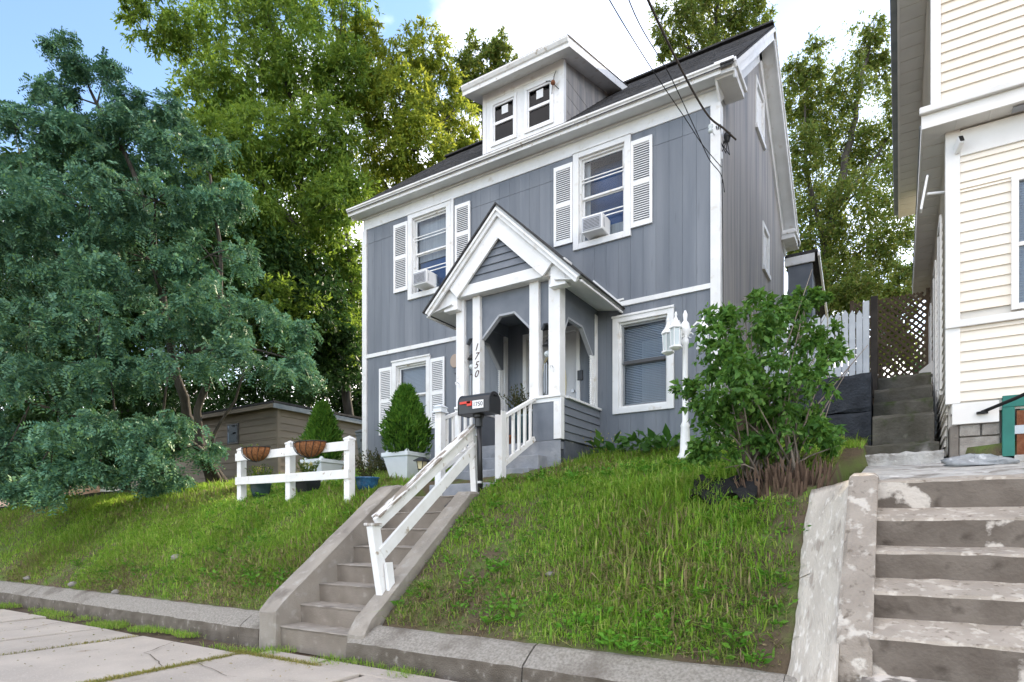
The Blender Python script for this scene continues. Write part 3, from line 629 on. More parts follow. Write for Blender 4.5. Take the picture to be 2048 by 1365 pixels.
bx('dormer_frieze', 'white_paint', dorm, DX0, DX1, DYF - .006, DYF - .001, 8.83, 8.93, .002)
# rear addition, seen past the side wall
ad = thing('rear_addition', (-2.0, 15.2, 2.4), 'small grey rear addition with white fascia behind the house corner', 'addition')
bx('wall', 'grey_siding', ad, -2.10, -1.61, 14.75, 14.9, 2.4, 7.05); bx('side_wall', 'grey_siding', ad, -1.75, -1.62, 14.92, 15.4, 2.4, 6.9)
bx('fascia', 'white_paint', ad, -2.16, -1.56, 14.70, 14.745, 7.06, 7.24)
MB().prism([(-2.16, 14.70, 7.25), (-1.50, 14.70, 7.25), (-1.50, 17.6, 5.9), (-2.16, 17.6, 5.9)], (0, 0, .06)).build('roof', 'shingle', ad)
MB().bar((-1.48, 14.70, 7.20), (-1.48, 17.6, 5.85), .04, .12).build('gutter', 'white_paint', ad)
bx('post', 'tan_wood', ad, -1.62, -1.50, 17.3, 17.42, 2.6, 5.9)
# ================================================================== porch (a part of the house)
PY, PX0, PX1, PZ = 7.58, -5.82, -4.0, 2.50
porch = MB().box(PX0 + .01, PX1 - .02, PY + .02, FY + .02, 2.40, PZ).build('porch', 'grey_concrete', house)
PM = 'white_paint'
bx('porch_base', 'grey_concrete', porch, PX0, PX1 - .001, PY + .002, PY + .019, 1.5, 2.517, .004); bx('porch_base_side', 'dark_base', porch, PX1 - .12, PX1, PY + .13, FY, 1.6, 2.53, .01); bx('porch_base_side', 'dark_base', porch, PX0, PX0 + .12, PY + .13, FY, 1.6, 2.53, .01)
for k in range(4):                                                   # grey porch steps
    y = 6.80 + .27 * k; bx('porch_step', 'grey_concrete', porch, -5.72, -4.22, y, PY + .02, 1.70 + .2 * k - (.3 if k == 0 else .0), 1.90 + .2 * k - (.0 if k < 3 else .004), .012)
# half walls
for (a, b, s_) in ((PX0, -5.38, 0), (-4.47, PX1, 1)):
    hw = bx('half_wall', 'grey_siding', porch, a + .02, b - .02, PY, PY + .09, 2.52, 3.12, .002)
    bx('half_wall_cap', PM, porch, a - .02, b + .02, PY - .04, PY + .14, 3.12, 3.155); bx('half_wall_trim', PM, porch, a - .002, b + .002, PY - .012, PY - .001, 3.06, 3.119)
    c0 = PX1 - .10 if s_ else PX0; bx('half_wall_corner', PM, porch, c0, c0 + .10, PY - .02, PY - .0125, 2.53, 3.058); bx('half_wall_corner', PM, porch, (PX1 + .001 if s_ else PX0 - .02), (PX1 + .02 if s_ else PX0 - .001), PY - .02, PY + .08, 2.53, 3.118)
for xx, sg in ((PX1, 1), (PX0, -1)):                                  # side half walls with lap siding boards
    bx('half_wall_side', 'grey_siding', porch, min(xx, xx - .08 * sg), max(xx, xx - .08 * sg), PY + .10, FY - .01, 2.53, 3.12, .002)
    for i in range(5):
        z0 = 2.535 + i * .117; x2 = xx + .001 * sg
        MB().add([(x2 + .022 * sg, PY + .085, z0), (x2 + .022 * sg, FY - .01, z0), (x2 + .004 * sg, FY - .01, z0 + .116), (x2 + .004 * sg, PY + .085, z0 + .116), (x2, PY + .085, z0), (x2, FY - .01, z0), (x2, FY - .01, z0 + .116), (x2, PY + .085, z0 + .116)], [(0, 1, 2, 3), (7, 6, 5, 4), (0, 4, 5, 1), (1, 5, 6, 2), (2, 6, 7, 3), (3, 7, 4, 0)]).build('siding_board', 'grey_siding', porch)
    bx('half_wall_cap', PM, porch, min(xx - .10 * sg, xx + .05 * sg), max(xx - .10 * sg, xx + .05 * sg), PY + .141, FY - .005, 3.12, 3.152)
# posts
for i, (a, b, dpt) in enumerate(((-5.82, -5.67, .15), (-5.505, -5.37, .13), (-4.499, -4.347, .13), (-4.184, -4.004, .17))):
    bx('porch_post', PM, porch, a, b, PY - .015, PY + dpt - .015, 3.155, 4.80, .005)
for (a, b) in ((-5.80, -5.70), (-4.12, -4.02)): bx('wall_post', PM, porch, a, b, FY - .10, FY - .005, 3.155, 4.62, .004)
bx('beam', PM, porch, PX0, PX1, PY - .035, PY + .12, 4.80, 4.95); bx('porch_ceiling', 'grey_siding', porch, PX0 - .02, PX1 + .02, PY + .13, FY - .003, 4.74, 4.77, .002)
for xx in (PX0 + .03, PX1 - .13): bx('side_beam', 'grey_siding', porch, xx, xx + .10, PY + .14, FY - .004, 4.55, 4.735, .002)
# spandrel panels with cut corners (arches)
def sp(poly, vec, nm='arch_panel', mt='grey_siding'): return MB().prism(poly, vec).build(nm, mt, porch, .003)
def front_arch(a, b, zs, zt, fa, fb, y=PY + .045): sp([(a, y, 4.80), (a, y, zs), (fa, y, zt), (fb, y, zt), (b, y, zs), (b, y, 4.80)], (0, .07, 0))
front_arch(-5.369, -4.50, 4.17, 4.47, -5.06, -4.79); front_arch(-5.669, -5.506, 4.12, 4.20, -5.62, -5.555); front_arch(-4.346, -4.185, 4.12, 4.20, -4.30, -4.235)
def arch_trim(pts, y, t=.03):
    for p, q in zip(pts[:-1], pts[1:]): MB().bar(p, q, .076, t, up=(0, 0, 1)).build('arch_edge', 'arch_grey', porch)
arch_trim([(-5.369, PY + .08, 4.155), (-5.06, PY + .08, 4.455), (-4.79, PY + .08, 4.455), (-4.50, PY + .08, 4.155)], 0)
for xx in (PX1 - .09, PX0 + .03):
    sp([(xx, PY + .156, 4.735), (xx, PY + .156, 4.08), (xx, 7.88, 4.32), (xx, 8.34, 4.32), (xx, 8.70, 3.98), (xx, 8.775, 3.98), (xx, 8.775, 4.735)], (.06, 0, 0))
    for p, q in (((xx + .03, PY + .156, 4.065), (xx + .03, 7.88, 4.305)), ((xx + .03, 7.88, 4.305), (xx + .03, 8.34, 4.305)), ((xx + .03, 8.34, 4.305), (xx + .03, 8.70, 3.965))): MB().bar(p, q, .066, .03).build('arch_edge', 'arch_grey', porch)
    pf = []; z = 3.16                                                # beaded white strip beside the wall post
    while z < 3.975: pf += [(.016, z), (.030, z + .012), (.016, z + .024)]; z += .034
    MB().lathe(pf, (xx + .03, 8.70, 0), 10).build('beaded_strip', 'white_plastic', porch, smooth=True); MB().lathe(pf, (xx + .03, 8.76, 0), 10).build('beaded_strip', 'white_plastic', porch, smooth=True)
# gable roof of the porch
CX, EXL, EXR, EZ, PKZ, RYF = -4.945, -6.29, -3.60, 4.66, 5.97, 7.38
for s_, ex in ((0, EXL), (1, EXR)):
    d = Vector((ex - CX, 0, EZ - PKZ)).normalized(); n = Vector((-d.z, 0, d.x)); n = n if n.z > 0 else -n
    P0, P1 = Vector((CX, RYF, PKZ)), Vector((ex, RYF, EZ))
    def sl(d0, d1, ya, yb, nm, mt, t0=0, t1=0):
        a, b = P0 + d * t0, P1 - d * t1; k0, k1 = n * d0, n * d1
        kx = lambda p, kk, mid: Vector((CX, 0, p.z + kk.z + (kk.x) * (d.z / d.x) * -1)) if mid else p + kk
        q = [kx(a, k0, t0 == 0), b + k0, b + k1, kx(a, k1, t0 == 0)]
        MB().prism([(p.x, ya, p.z) for p in q], (0, yb - ya, 0)).build(nm, mt, porch)
    sl(.0, .022, RYF - .03, FY - .001, 'porch_shingles', 'shingle', 0, -.03); sl(-.03, -.001, RYF, FY - .002, 'porch_roof_deck', 'soffit', 0)
    sl(-.11, -.031, RYF, RYF + .035, 'barge_board', PM); sl(-.06, -.0305, RYF - .025, RYF - .001, 'barge_moulding', PM)
    sl(-.33, -.112, RYF + .04, RYF + .075, 'rake_frieze', PM, 0, .52)
    bx('eave_fascia', PM, porch, min(ex, ex + (.025 if s_ == 0 else -.025)), max(ex, ex + (.025 if s_ == 0 else -.025)), RYF + .04, FY - .003, EZ - .075, EZ - .045, .002)
    MB().prism([(ex + (.05 if s_ == 0 else -.05), RYF + .04, EZ - .035), (PX0 + .02 if s_ == 0 else PX1 - .02, RYF + .04, EZ + .04), (PX0 + .02 if s_ == 0 else PX1 - .02, RYF + .04, EZ + .05), (ex + (.05 if s_ == 0 else -.05), RYF + .04, EZ - .02)], (0, FY - RYF - .045, 0)).build('eave_soffit', 'soffit', porch)
    xa = PX0 - .13 if s_ == 0 else PX1 - .10
    bx('post_capital', PM, porch, xa, xa + .23, RYF + .085, PY + .10, 4.66, 4.99, .006); bx('capital_moulding', PM, porch, xa - .015, xa + .245, RYF + .07, PY + .02, 4.62, 4.66, .006)
    xi = PX0 - .13 if s_ == 0 else PX1 + .13                         # white return triangles
    MB().prism([(xi, RYF + .09, EZ + .0), (ex + (.07 if s_ == 0 else -.07), RYF + .09, EZ - .02), (xi, RYF + .09, EZ + .0 + abs(xi - ex) * .93)], (0, .03, 0)).build('gable_return', PM, porch)
gp = MB().prism([(-5.95, RYF + .12, 4.80), (-3.94, RYF + .12, 4.80), (CX, RYF + .12, PKZ - .14)], (0, .04, 0)).build('gable_panel', PM, porch)
for i in range(6):                                                   # lap boards in the pediment triangle
    zb = 4.965; za, zc = zb + i * .108, min(zb + (i + 1) * .108 - .004, 5.60); hw = lambda z: .60 * (5.62 - z) / (5.62 - zb)
    MB().add([(CX - hw(za), RYF + .09, za), (CX + hw(za), RYF + .09, za), (CX + hw(zc), RYF + .108, zc), (CX - hw(zc), RYF + .108, zc), (CX - hw(za), RYF + .119, za), (CX + hw(za), RYF + .119, za), (CX + hw(zc), RYF + .119, zc), (CX - hw(zc), RYF + .119, zc)], [(0, 1, 2, 3), (7, 6, 5, 4), (0, 4, 5, 1), (1, 5, 6, 2), (2, 6, 7, 3), (3, 7, 4, 0)]).build('gable_board', 'grey_siding', porch)
bx('rail_band', PM, porch, -5.66, -4.24, RYF + .085, RYF + .12, 4.80, 4.96)
for s_ in (-1, 1): MB().bar((CX + s_ * .66, RYF + .10, 4.95), (CX, RYF + .10, 5.70), .05, .10, up=(0, 1, 0)).build('pediment_trim', PM, porch)
bx('roof_flashing', 'white_worn', porch, -4.25, -3.58, FY - .03, FY - .003, 4.78, 4.81)
MB().bar((-4.10, FY - .02, 5.17), (-3.60, FY - .02, 4.685), .03, .06).build('roof_flashing', PM, porch)
# house number on the inner left post
for i, ch in enumerate('1750'): text('house_number', ch, .15, 'brown_number', porch, (-5.4375, PY - .0175, 4.02 - i * .135), (R(90), 0, 0), .002, .35)
# door
dr = bx('front_door', 'door_white', house, DOOR[0] + .07, DOOR[1] - .07, 8.935, 8.975, 2.52, 4.46, .004)
MB().box(DOOR[0], DOOR[0] + .065, 8.86, 8.98, 2.505, 4.55).box(DOOR[1] - .065, DOOR[1], 8.86, 8.98, 2.505, 4.55).box(DOOR[0] + .065, DOOR[1] - .065, 8.861, 8.98, 4.465, 4.55).build('door_frame', PM, dr, .004)
def oval(cx, y, cz, rx, rz, n=28): return [(cx + rx * math.cos(2 * math.pi * i / n), y, cz + rz * math.sin(2 * math.pi * i / n)) for i in range(n)]
MB().prism(oval(-4.85, 8.92, 3.65, .25, .55), (0, .014, 0)).build('oval_frame', 'oval_cream', dr, .004); MB().prism(oval(-4.85, 8.913, 3.65, .20, .50), (0, .006, 0)).build('oval_pane', 'oval_glass', dr)
MB().tube([(-4.48, 8.936, 3.50), (-4.48, 8.905, 3.50)], .028, 12).build('deadbolt', 'steel', dr)
MB().tube([(-4.48, 8.93, 3.33), (-4.48, 8.88, 3.33), (-4.60, 8.87, 3.325)], .012, 8).build('door_handle', 'steel', dr)
kp = W(1160, 751, Y=8.86); tag(MB().box(kp.x - .045, kp.x + .045, 8.85, 8.878, kp.z - .08, kp.z + .08).build('keypad', 'black_metal', None, .006), 'small black keypad on the wall right of the front door', 'keypad')
# railings beside the porch steps
def railing(x0, y0, ztop, x1, y1, n, side):
    nw = bx('newel_post', PM, porch, x0 - .055, x0 + .055, y0 - .055, y0 + .055, 1.72, ztop, .005)
    a, b = Vector((x0, y0 + .055, ztop - .07)), Vector((x1, y1, 3.13)); MB().bar(a, b, .07, .045).build('hand_rail', 'white_worn', porch, .004)
    c, e = Vector((x0, y0 + .055, 2.13)), Vector((x1, y1, 2.56)); MB().bar(c, e, .045, .07).build('bottom_rail', 'white_worn', porch, .004)
    for i in range(n):
        t = (i + .7) / (n + .4); p, q = c.lerp(e, t), a.lerp(b, t); bx('baluster', 'white_worn', porch, p.x - .018, p.x + .018, p.y - .018, p.y + .018, p.z + .02, q.z - .01, .003)
    return nw
railing(-4.50, 6.82, 2.84, -4.42, PY - .01, 5, 1); nl = railing(-5.53, 6.82, 2.92, -5.46, PY - .01, 5, 0)
MB().lathe([(.085, 0), (.085, .015), (.07, .03), (.07, .07), (.085, .075), (.02, .12)], (-5.53, 6.82, 2.92), 4, 1).build('solar_cap', 'planter_white', porch); MB().lathe([(.078, 0), (.02, .04)], (-5.53, 6.82, 2.998), 4, 1).build('solar_panel', 'black_metal', porch)
# hooks, dish, chimes, pot on the porch
def hook(x, z, lab):
    t = tag(MB().tube([(x, PY - .018, z - .08), (x, PY - .03, z - .02), (x + .02, PY - .12, z + .0), (x + .03, PY - .17, z - .03), (x + .03, PY - .15, z - .06)], .007, 6).build('plant_hook', 'white_plastic', None), lab, 'hook')
hook(-5.745, 3.52, 'small white plant hook on the outer left porch post'); hook(-4.10, 3.55, 'small white plant hook on the outer right porch post')
dp = W(909, 722, Y=8.80); t = thing('round_sensor', (dp.x, 8.86, dp.z - .2), 'round tan disc lamp on the wall left of the porch', 'wall lamp')
MB().prism(oval(dp.x, 8.80, dp.z, .105, .125), (0, .05, 0)).build('disc', 'dish_tan', t, .01); bx('bracket', 'grey_siding', t, dp.x - .03, dp.x + .03, 8.82, 8.878, dp.z - .22, dp.z - .10)
def chime(x, y, ztop, lab):
    t = thing('wind_chime', (x, y, ztop - .9), lab, 'wind chime', 'wind chimes hanging in the porch')
    MB().tube([(x, y, ztop), (x, y, ztop - .25)], .003, 5).build('cord', 'black_cable', t); MB().lathe([(.07, 0), (.055, .03), (.02, .07), (.01, .09)], (x, y, ztop - .30), 14).build('cap', 'black_metal', t, smooth=True)
    MB().lathe([(.015, 0), (.045, .03), (.045, .06), (.015, .09)], (x, y, ztop - .46), 12).build('globe', 'lantern_glass', t, smooth=True)
    for k in range(5):
        q = k * 1.257; MB().tube([(x + .04 * math.cos(q), y + .04 * math.sin(q), ztop - .55), (x + .04 * math.cos(q), y + .04 * math.sin(q), ztop - .88 - .03 * k)], .009, 7).build('tube', 'steel', t)
    MB().lathe([(.03, 0), (.03, .01), (.005, .03)], (x, y, ztop - .55), 10).build('ring', 'dark_wood', t); MB().tube([(x, y, ztop - .55), (x, y, ztop - 1.05)], .003, 5).build('striker_cord', 'black_cable', t); MB().lathe([(.005, 0), (.03, .03), (.005, .06)], (x, y, ztop - 1.1), 4).build('sail', 'dark_wood', t)
chime(-4.27, PY + .1, 4.19, 'wind chime hanging between the two right porch posts'); chime(-5.60, PY + .1, 4.19, 'wind chime hanging between the two left porch posts')
def fronds(P0, n, L, spread, name, mat, parent, w=.02, seg=6, lw=.05, up=1.0):
    Ps = []; Ds = []
    for i in range(n):
        a = random.uniform(0, 6.283); e = random.uniform(.25, 1) * spread; d = Vector((math.cos(a) * e, math.sin(a) * e, up)).normalized(); p = Vector(P0) + Vector((math.cos(a), math.sin(a), 0)) * w * random.random()
        l = L * random.uniform(.6, 1.1)
        for k in range(seg):
            t = (k + 1) / seg; q = p + d * l * t + Vector((0, 0, -.25 * l * t * t * e))
            for s_ in (-1, 1): Ps.append(q); Ds.append((d + Vector((random.uniform(-1, 1), random.uniform(-1, 1), random.uniform(-.3, .6))) * .9).normalized())
    return leaves(name, np.array([tuple(p) for p in Ps]), np.array([tuple(p) for p in Ds]), rng.uniform(.7, 1.2, len(Ps)) * lw, lw * .35, mat, parent)
t = thing('porch_plant', (-4.72, 7.86, 2.5), 'leafy green plant in a tall pot on the porch behind the railing', 'potted plant')
MB().lathe([(.11, 0), (.15, .02), (.19, .42), (.20, .45), (.18, .46), (.17, .42)], (-4.72, 7.86, 2.5), 18).build('pot', 'teal_glaze', t, smooth=True); fronds((-4.72, 7.86, 2.92), 60, .50, .8, 'foliage', 'leaf_dry', t, .12, 9, .055)
tp_ = thing('clay_pot', (-5.12, 7.95, 2.5), 'small terracotta pot on the porch floor by the door', 'pot'); MB().lathe([(.08, 0), (.11, .16), (.125, .165), (.125, .2), (.10, .2), (.09, .16)], (-5.12, 7.95, 2.5), 16).build('vessel', 'terracotta', tp_, smooth=True); MB().lathe([(.09, .15), (.09, .165)], (-5.12, 7.95, 2.5), 12).build('soil', 'soil', tp_)
# ================================================================== leaning handrail of the front stairs
hr = thing('stair_handrail', (-4.62, 5.5, .4), 'leaning white wooden handrail with peeling paint along the concrete stairs', 'handrail')
lb, lt = Vector((-4.60, 4.78, .30)), Vector((-4.72, 4.70, 1.31)); ub, ut = Vector((-4.60, 6.42, 1.45)), Vector((-4.66, 6.40, 2.56))
MB().bar(lb, lt, .085, .12, up=(0, 1, 0)).build('post', 'white_worn', hr, .004); MB().bar(ub, ut, .085, .10, up=(0, 1, 0)).build('post', 'white_worn', hr, .004)
MB().bar(lb + Vector((.07, .02, .14)), lb + Vector((.0, .02, .62)), .04, .10, up=(0, 1, 0)).build('post_brace', 'white_worn', hr, .004)
MB().box(lt.x - .065, lt.x + .065, lt.y - .075, lt.y + .075, lt.z + .0, lt.z + .03).build('post_cap', 'white_peel', hr, .006)
tp, uq = lt + Vector((.02, .03, .02)), ut + Vector((.02, .02, -.02))
MB().bar(tp, uq, .045, .13).build('top_rail', 'white_worn', hr, .004); MB().bar(tp + Vector((-.01, 0, .075)), uq + Vector((-.01, 0, .075)), .13, .025).build('rail_cap', 'white_peel', hr, .004)
MB().bar(lt + Vector((.07, .05, -.30)), ut + Vector((.06, 0, -.24)), .04, .13).build('mid_rail', 'white_worn', hr, .004)
# ================================================================== mailbox on a post
mbx = thing('mailbox', (-4.53, 6.33, 1.72), 'black arched mailbox with red flag on a black post', 'mailbox')
MB().tube([(-4.50, 6.36, 1.60), (-4.515, 6.34, 2.72)], .034, 12).build('post', 'black_metal', mbx, smooth=True)
for z in (1.85, 2.45): MB().lathe([(.042, 0), (.042, .03)], (-4.51 - (z - 1.85) * .04, 6.355, z), 12).build('clamp', 'steel', mbx)
MB().lathe([(.05, -.1), (.05, 0), (.075, .02), (.075, .05)], (-4.515, 6.34, 2.67), 12).build('socket', 'black_metal', mbx)
def arch(x, y0, y1, z0, zs, n=10, e=0):
    c = (y0 + y1) / 2; r_ = (y1 - y0) / 2 + e; return [(x, c - r_, z0 - e)] + [(x, c - r_ * math.cos(math.pi * i / n), zs + r_ * math.sin(math.pi * i / n)) for i in range(n + 1)] + [(x, c + r_, z0 - e)]
mb_y0, mb_y1, mz0, mzs = 6.21, 6.45, 2.72, 2.86
bd = MB().prism(arch(-4.74, mb_y0, mb_y1, mz0, mzs), (.47, 0, 0)).build('body', 'black_metal', mbx, .006)
MB().prism(arch(-4.27, mb_y0, mb_y1, mz0, mzs, e=.008), (.012, 0, 0)).build('door', 'black_metal', mbx, .004); MB().prism(arch(-4.75, mb_y0, mb_y1, mz0, mzs, e=.005), (.012, 0, 0)).build('rear_cap', 'black_metal', mbx, .004)
MB().box(-4.257, -4.235, 6.30, 6.36, 2.93, 2.95).build('pull', 'black_metal', mbx, .003)
MB().box(-4.71, -4.54, 6.195, 6.204, 2.845, 2.875).box(-4.60, -4.525, 6.195, 6.2035, 2.815, 2.875).build('flag', 'red', mbx, .003)
pl = MB().box(-4.515, -4.35, 6.203, 6.2085, 2.775, 2.875).build('number_plate', 'white_label', mbx)
text('number', '1750', .075, 'black_label', pl, (-4.4325, 6.2015, 2.825), (R(90), 0, 0), .001)
# ================================================================== little white fence with two coir baskets
def gz(x, y): return float(H(x, y))
fn = thing('rail_fence', (-7.7, 5.95, 1.66), 'short white rail fence with three posts on the lawn crest', 'fence')
fp = [Vector((-9.47, 6.35, 0)), Vector((-8.03, 6.22, 0)), Vector((-6.59, 6.10, 0))]
for p in fp:
    z = gz(p.x, p.y); h = .86
    MB().box(p.x - .055, p.x + .055, p.y - .055, p.y + .055, z - .15, z + h).build('post', 'white_worn', fn, .004); MB().lathe([(.056, -.004), (.062, .0), (.062, .02), (.0, .06)], (p.x, p.y, z + h), 4, 1).build('post_cap', 'white_paint', fn)
for h in (.34, .74):
    p, q = fp[0], fp[2]; a = Vector((p.x - .06, p.y - .07, gz(p.x, p.y) + h)); b = Vector((q.x + .06, q.y - .07, gz(q.x, q.y) + h + .03)); MB().bar(a, b, .03, .13).build('rail', 'white_worn', fn, .003)
def basket(c, lab, dirx):
    t = thing('coir_basket', (c.x, c.y, c.z - .2), lab, 'hanging basket', 'coir baskets on the rail fence'); m = MB(); n, k = 16, 7; vs = []; fs = []
    for j in range(k + 1):
        for i in range(n + 1):
            a = math.pi * i / n; e = math.pi / 2 * j / k; rr = math.cos(e); vs.append((c.x + .31 * math.cos(a) * rr + dirx.x * 0, c.y - .20 * math.sin(a) * rr - .015, c.z - .21 * math.sin(e)))
    for j in range(k):
        for i in range(n): fs.append((j * (n + 1) + i, j * (n + 1) + i + 1, (j + 1) * (n + 1) + i + 1, (j + 1) * (n + 1) + i))
    fs.append(tuple(range(n + 1))); fs.append(tuple(j * (n + 1) for j in range(k + 1)) + tuple(j * (n + 1) + n for j in range(k, -1, -1)))
    m.add(vs, fs).build('liner', 'cocofibre', t, smooth=True)
    w = MB()
    for i in range(1, 8):
        a = math.pi * i / 8; w.tube([(c.x + .32 * math.cos(a + .25 * e_) * math.cos(e_), c.y - .21 * math.sin(a) * math.cos(e_) - .015, c.z - .22 * math.sin(e_)) for e_ in np.linspace(0, 1.45, 7)], .005, 5)
    w.tube([(c.x + .32 * math.cos(a), c.y - .21 * math.sin(a) - .015, c.z + .005) for a in np.linspace(0, math.pi, 14)], .007, 5)
    w.build('wire_frame', 'black_metal', t); fronds((c.x, c.y - .08, c.z - .01), 16, .09, 1.6, 'seedlings', 'leaf_pot', t, .18, 3, .035)
r0, r1 = fp[0], fp[2]
for tt, lab in ((.243, 'left coir basket on the white rail fence'), (.744, 'right coir basket on the white rail fence, larger and fuller')):
    p = r0.lerp(r1, tt); p = Vector((p.x, p.y - .10, gz(r0.x, r0.y) * (1 - tt) + gz(r1.x, r1.y) * tt + .845)); basket(p, lab, Vector((1, 0, 0)))
# ================================================================== planters, pots, bin, garden lights
def cone_shrub(c, h, rad, t):
    n = 5200; tt = rng.random(n) ** .75; ang = rng.random(n) * 6.283
    prof = rad * np.clip(np.minimum(1, (.03 + 1.25 * (1 - tt ** 1.25)) ** .75 * np.minimum(1, .6 + tt * 2.6)), .02, 1) * (1 + .13 * np.sin(ang * 4 + tt * 11) + .10 * np.sin(ang * 7 - tt * 19)); rr = prof * (.66 + .38 * rng.random(n))
    P = np.stack([c[0] + rr * np.cos(ang), c[1] + rr * np.sin(ang), c[2] + h * tt], 1); D = np.stack([np.cos(ang) * .75, np.sin(ang) * .75, .6 + .7 * rng.random(n)], 1) + rng.normal(size=(n, 3)) * .35
    leaves('foliage', P, D, rng.uniform(.05, .14, n), .034, 'leaf_arbor', t)
    MB().tube([(c[0], c[1], c[2] - .05), (c[0], c[1], c[2] + h * .85)], [.03, .008], 8).build('stem', 'bark', t); MB().lathe([(rad * .45, .02), (rad * .6, h * .25), (rad * .45, h * .6), (.02, h * .9)], c, 12).build('inner_foliage', 'leaf_dark', t, smooth=True)
def sq_planter(x, y, s_, hgt, lab, h, rad, glab):
    z = gz(x, y) + .0; t = thing('planter', (x, y, z), lab, 'planter', 'white square planters with cone shrubs'); q = s_ / 2
    m = MB(); m.lathe([(q * .62, -.02), (q * .94, hgt - .07), (q * 1.02, hgt - .065), (q * 1.03, hgt), (q * .93, hgt), (q * .9, hgt - .05)], (x, y, z), 4, 1)
    m.build('box', 'planter_white', t, .006)
    MB().lathe([(q * .9, hgt - .05), (q * .9, hgt - .04)], (x, y, z), 4, 1).build('soil', 'soil', t)
    s2 = thing('cone_shrub', (x, y, z + hgt - .05), glab, 'shrub', 'cone shrubs in white planters'); cone_shrub((x, y, z + hgt - .05), h, rad, s2)
    for (ax, ay) in ((.75, -.75), (-.75, -.75)):
        tag(MB().lathe([(.005, 0), (.035, .02), (.045, .05), (.035, .08), (.005, .1)], (x + ax * q, y + ay * q, z + hgt - .05), 12).build('glass_globe', 'lantern_glass', None, smooth=True), ('small clear globe at the %s front corner of the %s planter' % ('right' if ax > 0 else 'left', 'nearer' if 'nearer' in lab else 'farther')), 'globe')
sq_planter(-6.90, 7.62, .56, .45, 'nearer white square planter in front of the ground floor window', 1.12, .36, 'cone shaped evergreen shrub in front of the ground floor window')
sq_planter(-9.08, 7.75, .56, .40, 'farther white square planter behind the white rail fence', 1.08, .32, 'cone shaped evergreen shrub behind the white rail fence')
def pot(x, y, r_, h, mat, lab, plab, pm, ph, n, sq=0):
    z = gz(x, y); t = thing('plant_pot', (x, y, z), lab, 'pot', 'pots on the lawn'); pr = [(r_ * .68, -.02), (r_ * .92, h * .5), (r_ * .98, h * .85), (r_ * 1.05, h * .9), (r_ * 1.05, h), (r_ * .9, h), (r_ * .88, h - .04)]
    MB().lathe(pr, (x, y, z), 4 if sq else 20, sq).build('vessel', mat, t, smooth=not sq); MB().lathe([(r_ * .87, h - .05), (r_ * .87, h - .035)], (x, y, z), 12).build('soil', 'soil', t)
    p = thing('pot_plant', (x, y, z + h - .04), plab, 'plant', 'plants in the pots'); fronds((x, y, z + h - .04), n, ph, .55, 'foliage', pm, p, r_ * .6, 7, .05)
    fronds((x, y, z + h - .04 + ph * .6), 10, ph * .35, .5, 'flower_heads', 'flower_yellow' if pm == 'leaf_pot' else 'leaf_dry', p, r_ * .6, 3, .03)
p = W(520, 1000, Z=1.72); pot(-9.31, 6.60, .175, .25, 'teal_glaze', 'dark teal glazed round pot behind the left fence bay', 'yellow-green spiky plant in the dark teal pot', 'leaf_pot', .34, 50)
pot(-8.03, 6.55, .15, .27, 'dark_pot', 'charcoal square pot behind the middle fence post', 'yellow-green spiky plant in the charcoal pot', 'leaf_pot', .30, 40, 1)
pot(-6.60, 6.45, .17, .20, 'blue_glaze', 'bright blue glazed pot right of the rail fence', 'loose leafy plant in the bright blue pot', 'leaf_dry', .42, 40)
z = gz(-8.1, 8.45); t = thing('flower_shrub', (-8.1, 8.45, z), 'loose brownish flower shrub against the grey wall behind the planter', 'shrub'); fronds((-8.1, 8.45, z), 90, .5, 1.0, 'foliage', 'leaf_dry', t, .35, 7, .06)
t = thing('waste_bin', (-9.78, 9.8, gz(-9.78, 9.8)), 'grey waste bin beside the left corner of the house', 'bin'); z = gz(-9.78, 9.8)
MB().lathe([(.22, -.02), (.29, .75), (.30, .76), (.30, .80)], (-9.78, 9.8, z), 4, 1).build('body', 'trash_grey', t, .02); MB().lathe([(.31, .81), (.31, .85), (.2, .90)], (-9.78, 9.8, z), 4, 1).build('lid', 'trash_grey', t, .01)
MB().box(-9.90, -9.66, 9.47, 9.495, z + .60, z + .66).build('handle', 'dark_pot', t, .004)
def solar(x, y, lean, lab):
    z = gz(x, y); t = thing('path_light', (x, y, z), lab, 'garden light', 'solar path lights'); t.rotation_euler = (0, lean, 0); ORG[t] = Vector((0, 0, 0)); hh = .20
    MB().tube([(0, 0, -.1), (0, 0, hh)], .009, 8).build('stake', 'black_metal', t); MB().lathe([(.03, hh), (.045, hh + .01), (.045, hh + .02)], (0, 0, 0), 4, 1).build('base', 'black_metal', t)
    MB().lathe([(.038, hh + .02), (.055, hh + .13)], (0, 0, 0), 4, 1).build('panes', 'oval_cream', t)
    for k in range(4): a = math.pi / 4 + k * math.pi / 2; MB().tube([(.055 * math.cos(a), .055 * math.sin(a), hh + .02), (.08 * math.cos(a), .08 * math.sin(a), hh + .135)], .006, 5).build('frame_bar', 'black_metal', t)
    MB().lathe([(.095, hh + .13), (.095, hh + .14), (.04, hh + .185), (.04, hh + .195)], (0, 0, 0), 4, 1).build('cap', 'black_metal', t)
solar(-6.02, 6.98, .05, 'black solar path light beside the left newel post'); solar(-4.74, 6.24, -.25, 'tilted black solar path light at the top of the concrete stairs')
